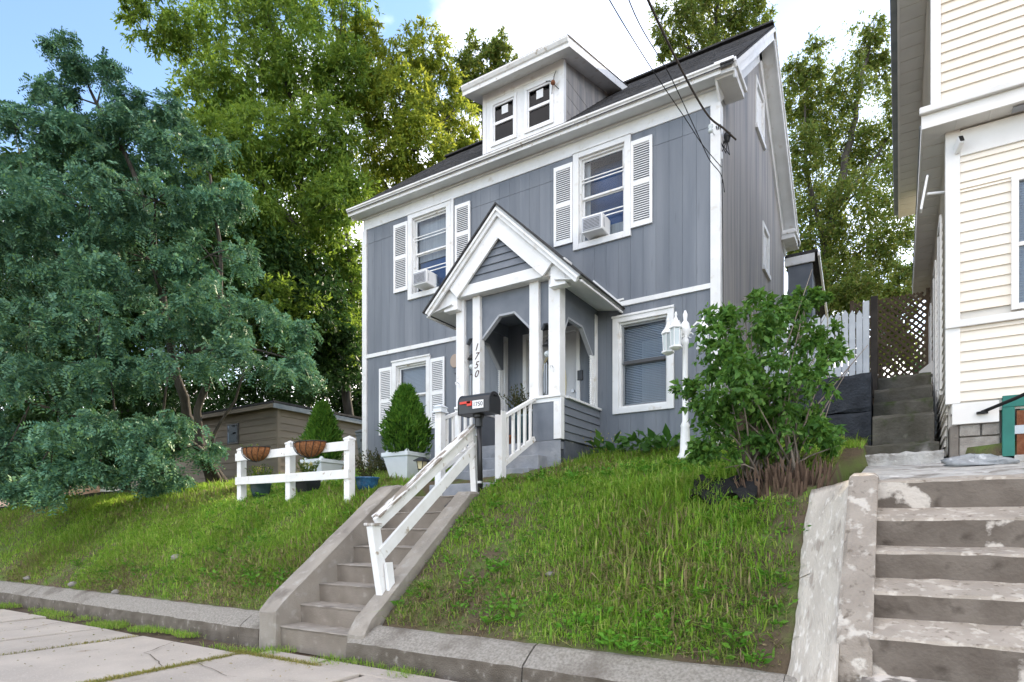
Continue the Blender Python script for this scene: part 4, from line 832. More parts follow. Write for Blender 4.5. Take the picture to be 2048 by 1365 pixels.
# ================================================================== white lamp post with three lanterns
lx, ly = -2.37, 7.97; lz = gz(lx, ly); lp_ = thing('lamp_post', (lx, ly, lz), 'white garden lamp post with three hanging lanterns', 'lamp post')
MB().lathe([(.11, -.03), (.11, .03), (.07, .10), (.055, .42), (.06, .45), (.038, .50), (.033, 1.50), (.045, 1.52), (.045, 1.56), (.03, 1.60), (.055, 1.66), (.06, 1.72), (.05, 1.78), (.02, 1.82), (.028, 1.86), (.03, 1.90), (.01, 1.95)], (lx, ly, lz), 16).build('pole', 'white_plastic', lp_, smooth=True)
for k, a in enumerate((R(190), R(255), R(10))):
    ca, sa = math.cos(a), math.sin(a); rr = .22
    MB().tube([(lx + ca * .03, ly + sa * .03, lz + 1.60), (lx + ca * .07, ly + sa * .07, lz + 1.70), (lx + ca * .15, ly + sa * .15, lz + 1.78), (lx + ca * rr, ly + sa * rr, lz + 1.76)], .012, 7).build('arm', 'white_plastic', lp_, smooth=True)
    MB().tube([(lx + ca * (.07 + .03 * math.cos(q)), ly + sa * (.07 + .03 * math.cos(q)), lz + 1.62 + .03 * math.sin(q)) for q in np.linspace(0, 5, 9)], .007, 6).build('scroll', 'white_plastic', lp_)
    c = (lx + ca * rr, ly + sa * rr, lz + 1.42)
    ln = MB().lathe([(.01, .46), (.018, .43), (.012, .40), (.02, .38), (.03, .36), (.035, .34), (.085, .27), (.09, .25), (.075, .245)], c, 6).build('lantern', 'white_plastic', lp_)
    MB().lathe([(.055, .02), (.068, .24)], c, 6).build('lantern_pane', 'lantern_glass', ln); MB().lathe([(.02, -.03), (.05, -.02), (.085, .0), (.085, .02), (.06, .021)], c, 6).build('lantern_base', 'white_plastic', ln)
    for j in range(6): q = 2 * math.pi * (j + .5) / 6; MB().tube([(c[0] + .06 * math.cos(q), c[1] + .06 * math.sin(q), c[2] + .02), (c[0] + .073 * math.cos(q), c[1] + .073 * math.sin(q), c[2] + .245)], .006, 5).build('lantern_bar', 'white_plastic', ln)
# ================================================================== neighbour's cream house
NY, NX = 8.0, .437
nb = thing('cream_house', (3, 11, 1.9), 'cream vinyl-sided house at the right edge with stained clapboards', 'house')
def lapx(x0, x1, y, z0, pitch, parent, mat):   # clapboard facing -Y
    MB().add([(x0, y - .022, z0), (x1, y - .022, z0), (x1, y - .004, z0 + pitch), (x0, y - .004, z0 + pitch), (x0, y, z0), (x1, y, z0), (x1, y, z0 + pitch), (x0, y, z0 + pitch)], [(0, 1, 2, 3), (7, 6, 5, 4), (0, 4, 5, 1), (1, 5, 6, 2), (2, 6, 7, 3), (3, 7, 4, 0)]).build('clapboard', mat, parent)
def lapy(y0, y1, x, z0, pitch, parent, mat):   # clapboard facing -X
    MB().add([(x - .022, y0, z0), (x - .022, y1, z0), (x - .004, y1, z0 + pitch), (x - .004, y0, z0 + pitch), (x, y0, z0), (x, y1, z0), (x, y1, z0 + pitch), (x, y0, z0 + pitch)], [(0, 1, 2, 3), (7, 6, 5, 4), (0, 4, 5, 1), (1, 5, 6, 2), (2, 6, 7, 3), (3, 7, 4, 0)]).build('clapboard', mat, parent)
fr = bx('front_wall', 'cream_side', nb, NX + .02, 6, NY + .01, NY + .15, 2.5, 5.6, .002); sd = bx('side_wall', 'cream_side', nb, NX + .01, NX + .12, NY + .16, 15.8, 2.1, 5.6, .002)
PT = .105; z = 2.62; hole = [(.955, 1.60, 3.50, 4.86)]
while z < 5.18:
    if not (3.42 < z < 3.5):
        for q in cut([(NX + .10, 4.5, z, z + PT)], hole):
            lapx(q[0], q[1], NY + .005, q[2], q[3] - q[2], fr, 'cream')
    z += PT
sh2 = [(9.0, 9.5, 2.95, 5.0), (10.2, 10.75, 2.55, 4.9), (11.8, 12.3, 3.2, 4.8)]
z = 2.10
while z < 5.45:
    ya = NY + .10 if z > 2.62 else NY + .10 + (2.62 - z) * .9
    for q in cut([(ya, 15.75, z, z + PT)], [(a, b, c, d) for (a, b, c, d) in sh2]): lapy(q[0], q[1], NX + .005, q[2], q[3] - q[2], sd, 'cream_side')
    z += PT
bx('corner_post', 'vinyl_white', nb, NX - .028, NX + .10, NY - .025, NY + .10, 2.60, 5.50); bx('belt', 'vinyl_soffit', nb, NX - .03, 4.5, NY - .05, NY - .02, 3.40, 3.475)
bx('drip_board', 'vinyl_white', nb, NX + .10, 4.5, NY - .03, NY - .002, 5.2, 5.47, .003)
for (a, b, c, d) in sh2:
    w = MB().box(NX - .034, NX + .0, a - .06, a, c, d).box(NX - .034, NX + .0, b, b + .06, c, d).box(NX - .034, NX, a, b, d, d + .06).box(NX - .034, NX, a, b, c - .06, c).build('side_window', 'vinyl_white', nb, .003); MB().box(NX - .02, NX - .005, a, b, c, d).build('pane', 'glass_dark', w); MB().box(NX + .0, NX + .009, a, b, c, d).build('blind', 'grey_frame', w)
a, b, c, d = .955, 1.60, 3.50, 4.86
w = MB().box(a, a + .06, NY - .045, NY + .005, c, d).box(b - .06, b, NY - .045, NY + .005, c, d).box(a + .06, b - .06, NY - .045, NY + .005, d - .06, d).box(a + .06, b - .06, NY - .045, NY + .005, c, c + .06).box(a + .06, b - .06, NY - .03, NY + .003, 4.14, 4.18).build('front_window', 'vinyl_white', nb, .003)
MB().box(a + .06, b - .06, NY - .012, NY - .008, c + .06, d - .06).build('pane', 'glass', w); k = MB(); z = c + .07
while z < d - .07: k.box(a + .06, b - .06, NY + .0, NY + .008, z, z + .016); z += .024
k.build('blind_slats', 'blind', w, kind='stuff')
# foundation of concrete blocks, white board, cellar door
bx('foundation_core', 'block', nb, NX + .08, 6, NY + .06, NY + .2, 1.8, 2.62, .002); bx('sill_board', 'vinyl_white', nb, NX + .03, .86, NY - .02, NY + .05, 2.38, 2.60); bx('foundation_edge', 'old_concrete', nb, NX + .01, NX + .09, NY + .02, NY + .3, 1.85, 2.37, .01)
for (x0, x1, z0, z1) in ((NX + .095, NX + .27, 2.255, 2.375), (NX + .285, .87, 2.255, 2.375), (NX + .095, .87, 2.04, 2.24)): bx('block', 'block', nb, x0, x1, NY + .02, NY + .058, z0, z1, .008)
bx('footing', 'white_concrete', nb, NX + .05, 4, NY - .02, NY + .055, 1.85, 2.03, .01)
gd = bx('cellar_door', 'green_paint', nb, 1.03, 1.75, NY + .02, NY + .05, 1.99, 2.50); MB().box(.885, .985, NY - .02, NY + .05, 1.99, 2.52).box(.885, 1.85, NY - .02, NY + .05, 2.522, 2.64).build('door_frame', 'green_paint', gd, .004); MB().box(1.0, 1.06, NY - .01, NY + .018, 1.99, 2.48).build('rusty_post', 'rust', gd, .004); MB().box(.98, 1.10, NY - .018, NY - .0105, 2.24, 2.33).build('hinge', 'steel', gd, .003)
# pent eave between the storeys
OX, OY = NX - .245, NY - .245
bx('pent_soffit', 'vinyl_soffit', nb, OX + .02, 4.5, OY + .02, NY + .02, 5.49, 5.51, .002); bx('pent_soffit', 'vinyl_soffit', nb, OX + .02, NX + .02, NY + .021, 13.5, 5.49, 5.51, .002)
for i in range(14): bx('soffit_joint', 'vinyl_white', nb, OX + .3 + i * .28, OX + .31 + i * .28, OY + .03, NY - .03, 5.482, 5.4895, .001)
for i in range(20): bx('soffit_joint', 'vinyl_white', nb, OX + .03, NX - .03, NY + .15 + i * .26, NY + .16 + i * .26, 5.482, 5.4895, .001)
bx('vent', 'ac_grey', nb, .95, 1.17, OY + .07, NY - .06, 5.478, 5.4815, .001)
bx('pent_fascia', 'vinyl_white', nb, OX, 4.5, OY, OY + .019, 5.48, 5.66); bx('pent_fascia', 'vinyl_white', nb, OX, OX + .019, OY + .02, 13.5, 5.48, 5.66); bx('gutter', 'vinyl_soffit', nb, OX - .02, 4.5, OY - .05, OY - .001, 5.62, 5.69, .01)
MB().prism([(OX - .01, OY - .01, 5.68), (4.5, OY - .01, 5.68), (4.5, NY + .1, 5.85), (OX - .01, NY + .1, 5.85)], (0, 0, .03)).build('pent_roof', 'metal_edge', nb); MB().prism([(OX - .01, NY + .101, 5.68), (OX - .01, 13.5, 5.68), (NX + .05, 13.5, 5.85), (NX + .05, NY + .101, 5.85)], (0, 0, .03)).build('pent_roof', 'metal_edge', nb)
# upper storey
UX = .28; uw = bx('upper_wall', 'cream_side', nb, UX + .03, 6, NY + .01, 14.5, 5.75, 8.6, .002); bx('upper_corner', 'vinyl_white', nb, UX, UX + .09, NY - .025, NY + .08, 5.80, 8.4)
z = 5.84
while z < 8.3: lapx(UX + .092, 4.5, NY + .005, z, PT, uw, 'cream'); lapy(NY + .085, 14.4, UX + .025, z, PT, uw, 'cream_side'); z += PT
bx('eave_soffit', 'vinyl_soffit', nb, .0, UX + .02, NY + .35, 15.6, 7.95, 7.98, .002); bx('eave_fascia', 'vinyl_white', nb, -.03, -.001, NY + .35, 15.62, 7.93, 8.12); bx('eave_gutter', 'metal_edge', nb, -.11, -.031, NY + .4, 15.62, 8.02, 8.12, .01)
for i in range(26): bx('soffit_joint', 'vinyl_white', nb, .01, UX - .01, NY + .5 + i * .27, NY + .51 + i * .27, 7.942, 7.9495, .001)
bx('front_eave', 'vinyl_soffit', nb, .05, 6, NY - .30, NY + .349, 8.30, 8.40); MB().prism([(-.08, NY - .3, 8.14), (6.5, NY - .3, 8.14), (6.5, 15.6, 8.14), (-.08, 15.6, 8.14), ], (0, 0, .05)).build('roof', 'shingle', nb)
MB().prism([(-.08, NY - .3, 8.2), (6.5, NY - .3, 11.2), (6.5, 15.6, 11.2), (-.08, 15.6, 8.2)], (0, 0, .05)).build('roof_slope', 'shingle', nb)
t = thing('security_camera', (.52, NY - .1, 5.28), 'small white security camera with black face under the cream house eave', 'camera'); MB().bar((.50, NY - .02, 5.27), (.54, NY - .13, 5.33), .05, .10).build('body', 'white_plastic', t, .01); MB().bar((.54, NY - .131, 5.33), (.5415, NY - .136, 5.333), .04, .085).build('lens_face', 'black_label', t, .004); MB().tube([(.50, NY - .004, 5.22), (.51, NY - .06, 5.27)], .01, 6).build('mount', 'white_plastic', t)
t = thing('flat_antenna', (.2, NY + .2, 4.9), 'white flat antenna on an arm at the cream house corner', 'antenna'); MB().tube([(NX - .03, NY + .1, 4.92), (.25, NY + .0, 4.90)], .014, 8).build('arm', 'white_plastic', t); MB().bar((.19, NY - .02, 4.72), (.25, NY + .0, 5.08), .10, .02, up=(1, 0, 0)).build('panel', 'white_plastic', t, .004)
t = thing('service_cable', (.8, NY - .1, 2.5), 'black cable entering the white board of the cream house', 'cable'); MB().tube([(.72, NY - .025, 2.49), (.76, NY - .08, 2.50), (.95, NY - .25, 2.56), (1.3, NY - .5, 2.70), (2.2, NY - .9, 3.0)], .018, 8).build('lead', 'black_cable', t, smooth=True); MB().lathe([(.05, 0), (.05, .02)], (.72, NY - .04, 2.47), 12).build('grommet', 'black_cable', t)
# crumpled bag on the landing
vs = []; n1, n2 = 20, 9; r = random.Random(4)
for j in range(n2):
    e = math.pi / 2 * j / (n2 - 1)
    for i in range(n1):
        a = 2 * math.pi * i / n1; k_ = 1 + .18 * math.sin(3 * a + j) + r.uniform(-.08, .08); vs.append((.62 + .30 * math.cos(a) * math.cos(e) * k_, 7.45 + .17 * math.sin(a) * math.cos(e) * k_, 1.885 + .10 * math.sin(e) * (1 + .25 * math.sin(2 * a + 1) + r.uniform(-.12, .12))))
fs = [(j * n1 + i, j * n1 + (i + 1) % n1, (j + 1) * n1 + (i + 1) % n1, (j + 1) * n1 + i) for j in range(n2 - 1) for i in range(n1)] + [tuple(range(n1))[::-1]]
tag(MB().add(vs, fs).build('crumpled_bag', 'bag', None, smooth=True), 'crumpled grey plastic bag lying on the landing by the cream house', 'bag')
# ================================================================== passage: mossy steps, black blocks, fences
ps = thing('mossy_steps', (-.05, 9.5, 2.0), 'dark mossy concrete steps between the two houses', 'stairs')
rough_extrude(MB(), [(8.05, 1.9), (8.05, 2.10), (8.08, 2.13), (8.75, 2.18), (8.75, 1.9)], np.linspace(-.36, .40, 10), .012, 70).build('step', 'white_concrete', ps); rough_extrude(MB(), [(8.55, 2.1), (8.55, 2.26), (8.58, 2.29), (9.3, 2.33), (9.3, 2.1)], np.linspace(-.38, .38, 10), .012, 71).build('step', 'mossy', ps)
zz_ = [2.73, 2.96, 3.18, 3.41]
for k in range(4):
    y = 9.2 + .30 * k; rough_extrude(MB(), [(y, 2.2), (y - .01, zz_[k] - .04), (y + .02, zz_[k]), (y + 2.0 - k * .3, zz_[k] + .01), (y + 2.0 - k * .3, 2.2)], np.linspace(-.30, .36, 8), .008, 72 + k).build('step', 'mossy', ps)
bw = thing('block_wall', (-.62, 9.35, 2.2), 'black painted stone block retaining wall beside the mossy steps', 'wall')
for (z0, z1) in ((2.0, 2.80), (2.815, 3.30)): rough_extrude(MB(), [(9.2, z0), (9.19, z0 + .04), (9.19, z1 - .05), (9.22, z1), (9.7, z1), (9.7, z0)], np.linspace(-1.3, -.315, 9), .012, int(z0 * 50)).build('block', 'black_block', bw)
pf = thing('picket_fence', (-.9, 9.9, 3.2), 'weathered white picket fence above the black block wall', 'fence')
x = -1.75; i = 0
while x < -.46:
    h = 4.35 + .02 * math.sin(i * 1.7); MB().prism([(x, 9.85, 3.1), (x + .075, 9.85, 3.1), (x + .075, 9.85, h - .06), (x + .0375, 9.85, h), (x, 9.85, h - .06)], (0, .02, 0)).build('picket', 'picket', pf); x += .088; i += 1
for z in (3.5, 4.1): bx('rail', 'picket', pf, -1.78, -.4, 9.872, 9.91, z, z + .08)
bx('end_board', 'picket', pf, -.44, -.36, 9.86, 9.90, 3.1, 4.45); bx('post', 'dark_wood', pf, -.345, -.26, 9.86, 9.95, 3.1, 4.5)
bx('retained_yard', 'soil', pf, -2.1, -.34, 9.72, 12.4, 2.3, 3.12, .01)
la = thing('lattice_fence', (-.1, 12.4, 3.4), 'brown diagonal lattice fence at the end of the passage', 'fence'); lx0, lx1, lz0, lz1 = -.72, .40, 3.45, 5.25
def clipseg(x, sg):
    pts = []
    for k in range(120):
        t = k / 119; zz2 = lz0 + (lz1 - lz0) * t; xx = x + sg * (zz2 - lz0)
        if lx0 <= xx <= lx1: pts.append((xx, zz2))
    return pts
for sg in (1, -1):
    x = lx0 - 1.9 if sg > 0 else lx0
    while x < (lx1 if sg > 0 else lx1 + 1.9):
        q = clipseg(x, sg)
        if len(q) > 6: y = 12.40 + (.012 if sg > 0 else 0); MB().bar((q[0][0], y, q[0][1]), (q[-1][0], y, q[-1][1]), .011, .038, up=(0, 0, 1)).build('slat', 'lattice', la)
        x += .115
for (a, b) in (((lx0, 12.41, 3.4), (lx0, 12.41, 5.3)), ((lx1, 12.41, 3.4), (lx1, 12.41, 5.3))): MB().bar(a, b, .06, .06).build('post', 'lattice', la)
bx('bottom_board', 'dark_wood', la, lx0, lx1, 12.38, 12.43, 3.25, 3.45); bx('yard_fill', 'soil', la, -.8, .42, 11.3, 13.2, 2.6, 3.38, .01)
t = thing('dryer_vent', (.3, 10.9, 3.6), 'white vent hood low on the side of the cream house', 'vent'); MB().prism([(NX - .02, 10.9, 3.75), (NX - .02, 10.9, 3.55), (NX - .20, 10.9, 3.52), (NX - .20, 10.9, 3.60)], (0, .22, 0)).build('hood', 'vinyl_white', t, .004); MB().tube([(NX - .02, 11.01, 3.62), (NX - .12, 11.01, 3.60)], .05, 10).build('duct', 'steel', t)
# ================================================================== overhead wires
def wire(pts, r_, mat, lab, nm='power_line'):
    P = [Vector(p) for p in pts]; out = []
    for i in range(len(P) - 1):
        p0, p1, p2, p3 = P[max(i - 1, 0)], P[i], P[i + 1], P[min(i + 2, len(P) - 1)]
        for k in range(8):
            t = k / 8; out.append(.5 * ((2 * p1) + (-p0 + p2) * t + (2 * p0 - 5 * p1 + 4 * p2 - p3) * t * t + (-p0 + 3 * p1 - 3 * p2 + p3) * t ** 3))
    out.append(P[-1]); return tag(MB().tube(out, r_, 6).build(nm, mat, None, smooth=True), lab, 'cable', 'wires to the house corner')
wire([W(1180, -260, d=5.0), W(1296, 0, d=6.2), W(1343, 100, d=7.0), W(1390, 190, d=7.9), W(1420, 236, d=8.45), W(1448, 258, d=8.6), W(1472, 280, d=8.72)], .014, 'wire_brown', 'thick twisted power line sagging down to the upper house corner')
wire([W(1130, -160, d=4.6), W(1235, 28, d=6.2), W(1310, 148, d=7.4), W(1371, 238, d=8.1), W(1405, 290, d=8.4), W(1443, 335, d=8.6)], .006, 'black_cable', 'thin lower wire ending at the corner board below the eave')
wire([W(1190, -200, d=4.6), W(1270, 30, d=6.2), W(1338, 148, d=7.4), W(1392, 262, d=8.2), W(1418, 318, d=8.45), W(1442, 350, d=8.6), W(1449, 385, d=8.62)], .006, 'black_cable', 'thin wire looping down beside the corner board')
t = thing('insulator', W(1421, 258, d=8.5), 'white ceramic insulator hanging at the upper house corner', 'insulator'); c = W(1421, 258, d=8.5); MB().lathe([(.01, -.06), (.03, -.05), (.035, -.02), (.02, 0), (.035, .02), (.03, .05), (.01, .06)], c, 10).build('spool', 'lantern_glass', t, smooth=True); MB().tube([c, (XR - .05, 8.86, c.z + .02)], .006, 5).build('bracket', 'steel', t)
t = thing('weatherhead', (XR + .06, 9.0, 6.6), 'black weatherhead with looping leads on the side wall', 'weatherhead'); MB().tube([(XR + .02, 9.05, 6.80), (XR + .08, 9.05, 6.85)], .02, 8).build('conduit', 'black_metal', t); MB().lathe([(.03, -.08), (.05, -.02), (.05, .03), (.01, .07)], (XR + .09, 9.02, 6.87), 10).build('hood', 'black_metal', t)
for k in range(3): MB().tube([(XR + .09, 9.0, 6.8), (XR + .04 + .05 * k, 8.93, 6.62 - .04 * k), (XR + .02, 8.9, 6.75), (XR - .02 + .03 * k, 8.83, 6.95)], .007, 5).build('lead', 'black_cable', t)
wire([(XR + .045, 8.9, 6.5), (XR + .04, 8.95, 5.6), (XR + .05, 8.93, 4.6), (XR + .045, 8.92, 3.6), (XR + .05, 8.93, 2.6)], .006, 'black_cable', 'thin dark cable running down the house corner', 'wall_cable')
# spider-like hardware on the dormer corner
t = thing('dormer_bracket', (-4.8, 8.9, 8.5), 'rusty old wire bracket on the dormer corner', 'bracket'); c = W(1106, 166, Y=8.88); MB().lathe([(.005, -.04), (.035, -.02), (.04, 0), (.03, .03), (.005, .04)], c, 10).build('knob', 'rust', t)
for dx, dz_ in ((-.16, .12), (-.05, -.14), (.03, .22), (.08, -.10)): MB().tube([c, (c.x + dx * .5, 8.90, c.z + dz_ * .6), (c.x + dx, 8.932, c.z + dz_)], .006, 5).build('prong', 'black_cable', t)
# ================================================================== shed at the left behind the tree
SXc, SYc = -14.6, 10.9; zs0 = 2.3; zs1 = 4.70
shd = thing('tan_shed', (SXc - 3, SYc + 2, zs0), 'long tan clapboard shed with low roof behind the blue-green tree', 'shed')
bx('wall_core', 'shed_siding', shd, SXc - 8, SXc - .02, SYc + .02, SYc + 6, zs0 - .3, zs1, .002); z = zs0 - .3
wh = [(-16.95, -16.4, 3.75, 4.35)]
while z < zs1 - .05:
    for q in cut([(SXc - 8, SXc - .06, z, z + .2)], wh): lapx(q[0], q[1], SYc + .018, q[2], q[3] - q[2], shd, 'shed_siding')
    m = MB(); x = SXc - .018; m.add([(x + .024, SYc + .06, z), (x + .024, SYc + 6, z), (x + .004, SYc + 6, z + .2), (x + .004, SYc + .06, z + .2), (x, SYc + .06, z), (x, SYc + 6, z), (x, SYc + 6, z + .2), (x, SYc + .06, z + .2)], [(0, 1, 2, 3), (7, 6, 5, 4), (0, 4, 5, 1), (1, 5, 6, 2), (2, 6, 7, 3), (3, 7, 4, 0)]); m.build('clapboard', 'shed_siding', shd); z += .2
bx('corner_board', 'shed_siding', shd, SXc - .07, SXc + .03, SYc - .03, SYc + .07, zs0 - .3, zs1); w = bx('window', 'dark_frame', shd, -16.95, -16.4, SYc - .02, SYc + .03, 3.75, 4.35); bx('pane', 'glass_dark', w, -16.9, -16.45, SYc - .026, SYc - .021, 3.8, 4.3, 0)
MB().prism([(SXc - 8.2, SYc - .25, zs1), (SXc + .15, SYc - .25, zs1), (SXc + .15, SYc + 6.2, zs1 + .05), (SXc - 8.2, SYc + 6.2, zs1 + .05)], (0, 0, .06)).build('roof', 'shingle', shd); bx('eave_board', 'metal_edge', shd, SXc + .10, SXc + .14, SYc - .24, SYc + 6.1, zs1 - .14, zs1 - .005); bx('eave_board', 'shed_siding', shd, SXc - 8.1, SXc + .09, SYc - .24, SYc - .21, zs1 - .12, zs1 - .005)
# far left: parked car, peach building, wooden fence
ct = thing('parked_car', (-24.9, 8.2, .5), 'dark parked car beyond the lawn at the left edge', 'car'); cx0, cy0, cz0 = -24.9, 8.2, gz(-24.9, 8.2)
body = [(-2.2, .35), (-2.25, .7), (-2.1, .92), (-1.2, 1.0), (-.6, 1.42), (.8, 1.46), (1.5, 1.08), (2.15, .98), (2.25, .6), (2.2, .35)]
MB().prism([(cx0 + a * .34 - .85, cy0 + a * .94, cz0 + b) for a, b in body], (1.65, -.58, 0)).build('body', 'car_paint', ct, .05)
for a in (-1.35, 1.35):
    for s_ in (-.02, 1.02):
        px, py = cx0 + a * .34 - .85 + 1.65 * s_, cy0 + a * .94 - .58 * s_; MB().tube([(px - .1, py + .035, cz0 + .32), (px + .1, py - .035, cz0 + .32)], .32, 16).build('wheel', 'tyre', ct)
for a0, a1 in ((-.95, -.1), (.0, .95)): MB().prism([(cx0 + a * .34 - .85 + 1.655, cy0 + a * .94 - .585, cz0 + b) for a, b in ((a0, 1.05), (a1, 1.05), (a1 * .9, 1.38), (a0 * .75, 1.38))], (.012, -.004, 0)).build('side_window', 'glass_dark', ct)
t = thing('peach_building', (-37, 17, .5), 'peach coloured building glimpsed at the far left edge', 'building'); z = 0.4; bx('wall', 'peach_wall', t, -42, -33.6, 13, 20, z, z + 3.4); MB().prism([(-42.3, 12.7, z + 3.4), (-33.3, 12.7, z + 3.4), (-33.3, 16.5, z + 5), (-42.3, 16.5, z + 5)], (0, 0, .1)).build('roof', 'shingle', t); bx('window', 'dark_frame', t, -36, -35, 12.95, 13.02, z + 1.2, z + 2.5)
t = thing('white_garage', (-30, 17, .5), 'white garage wall glimpsed through the low branches at the left', 'building'); bx('wall', 'white_wall', t, -33, -25.5, 14.5, 19, .4, 3.3); bx('door', 'vinyl_white', t, -31.5, -28.8, 14.44, 14.5, .5, 2.6); MB().prism([(-33.2, 14.2, 3.3), (-25.3, 14.2, 3.3), (-25.3, 17, 4.3), (-33.2, 17, 4.3)], (0, 0, .1)).build('roof', 'shingle', t)
t = thing('wooden_fence', (-21, 10.5, .9), 'tan wooden board fence beyond the lawn under the tree', 'fence')
for i in range(26):
    x = -23.6 + i * .15; y = 10.2 + i * .02; z = min(gz(x, y), 2.2); bx('board', 'tan_wood', t, x, x + .135, y, y + .02, z - .1, 2.35 + .01 * math.sin(i * 2.1), .003)
for z in (1.2, 1.9): MB().bar((-23.6, 10.235, z), (-19.8, 10.76, z), .03, .08).build('rail', 'tan_wood', t)
# ================================================================== trees
def foliage(blobs, Lf, Wf, lai, clump=.42, droop=.25, flat=.8, upn=1.2):
    Ps, Ds, Ns, cl = [], [], [], []
    for (c, rx, rz, ls) in [(b if len(b) == 4 else (*b, 1)) for b in blobs]:
        c = np.array(c); area = math.pi * rx * rz; n = int(area * lai * ls / (.5 * Lf * Wf)); per = 50; k = max(6, n // per)
        v = unit(rng.normal(size=(k, 3))); rad = (1 - .62 * rng.random((k, 1)) ** 1.3); cc = c + v * rad * np.array([rx, rx * .95, rz]); cl.append((c, cc))
        cr = clump * rx * rng.uniform(.6, 1.2, (k, 1))
        tw = 10; lv = per // tw                                    # twigs in a clump, leaves on a twig
        tv = unit(rng.normal(size=(k, tw, 3)) + v[:, None] * .6 + np.array([0, 0, -droop])); t0 = cc[:, None] - tv * cr[:, None] * .25
        s = rng.uniform(.05, 1.15, (k, tw, lv, 1)); p = t0[:, :, None] + tv[:, :, None] * cr[:, None, None] * s + np.array([0, 0, -1]) * (droop * cr[:, None, None] * s * s * .6) + rng.normal(size=(k, tw, lv, 3)) * .05 * cr[:, None, None]
        d = unit(tv[:, :, None] + rng.normal(size=(k, tw, lv, 3)) * .75 + np.array([0, 0, -droop]))
        p = (p - cc[:, None, None]) * np.array([1, 1, flat]) + cc[:, None, None]
        Ps.append(p.reshape(-1, 3)); Ds.append(d.reshape(-1, 3))
    P = np.concatenate(Ps); D = np.concatenate(Ds); N = unit(rng.normal(size=P.shape) + np.array([0, 0, upn])); return P, D, N, cl
def pxblobs(lst, dj=.0, rj=.9, thin=0):
    out = []
    for b in lst:
        u, v, rx, rz, d = b; d = d + random.uniform(-dj, dj); out.append((tuple(W(u, v, d=d)), rx * d / F_PX * rj, rz * d / F_PX * rj, 1 if not thin else float(np.clip((v + thin * .35) / thin, .3, 1))))
    return out
def tree(name, label, cat, limbs, blobs, Lf, Wf, lai, mat, bark='bark', group=None, droop=.25, flat=.8, clump=.42, twigs=5, comp=False, br=.02):
    base = limbs[0][0][0]; t = thing(name, base, label, cat, group); m = MB(); nodes = []
    for pts, r0, r1 in limbs:
        P = [Vector(p) for p in pts]; out = []
        for i in range(len(P) - 1):
            p0, p1, p2, p3 = P[max(i - 1, 0)], P[i], P[i + 1], P[min(i + 2, len(P) - 1)]
            for k in range(5):
                q = k / 5; out.append(.5 * ((2 * p1) + (-p0 + p2) * q + (2 * p0 - 5 * p1 + 4 * p2 - p3) * q * q + (-p0 + 3 * p1 - 3 * p2 + p3) * q ** 3) + Vector((random.gauss(0, 1), random.gauss(0, 1), 0)) * r0 * .18)
        out.append(P[-1]); rs = [r0 + (r1 - r0) * i / (len(out) - 1) for i in range(len(out))]; nodes += list(zip(out, rs)); MB().tube(out, rs, 9).build('trunk' if pts is limbs[0][0] or r0 > .055 and name == 'dark_thicket' else 'limb', bark, t, smooth=True)
    P, D, N, cl = foliage(blobs, Lf, Wf, lai if not comp else lai * .15, clump, droop, flat)
    b = MB(); NP = np.array([tuple(n[0]) for n in nodes])
    for (c, cc) in cl:
        i = int(np.argmin(np.linalg.norm(NP - c - np.array([0, 0, -.4]), axis=1))); a = nodes[i][0]; c_ = Vector(c); r0 = max(min(nodes[i][1] * .6, br * 2.5), .012); mid = a.lerp(c_, .5) + Vector((0, 0, .12 * (c_ - a).length * random.uniform(-.5, 1))); b.tube([a, mid, c_], [r0, r0 * .7, r0 * .4], 6)
        for q in cc[:: max(1, len(cc) // twigs)]: q = Vector(q); b.tube([c_, c_.lerp(q, .6) + Vector((0, 0, .05)), q], [r0 * .4, r0 * .25, .004], 4)
    b.build('branches', bark, t, smooth=True, kind='stuff')
    if comp:                                                       # pinnate leaves: pairs of leaflets on a drooping stalk
        n = len(P); L = rng.uniform(.16, .30, n); S = unit(np.cross(D, N)); Pp, Dd, Nn = [], [], []
        for k in range(6):
            tt = .18 + .15 * k; q = P + D * (L * tt)[:, None] + np.array([0, 0, -1]) * (L * tt * tt * .35)[:, None]
            for s_ in (-1, 1): Pp.append(q); Dd.append(unit(S * s_ + D * .45 + rng.normal(size=(n, 3)) * .12)); Nn.append(N)
        Pp, Dd, Nn = np.concatenate(Pp), np.concatenate(Dd), np.concatenate(Nn); leaves('crown', Pp, Dd, rng.uniform(.06, .095, len(Pp)), .038, mat, t, unit(Nn + rng.normal(size=Nn.shape) * .25), .12)
    else: leaves('crown', P, D, rng.uniform(.7, 1.25, len(P)) * Lf, Wf, mat, t, N)
    return t
random.seed(21)
Wd = lambda u, v, d: tuple(W(u, v, d=d))
def gp_(u, v, d, dz=0): p = W(u, v, d=d); return (p.x, p.y, gz(p.x, p.y) - .15 + dz)
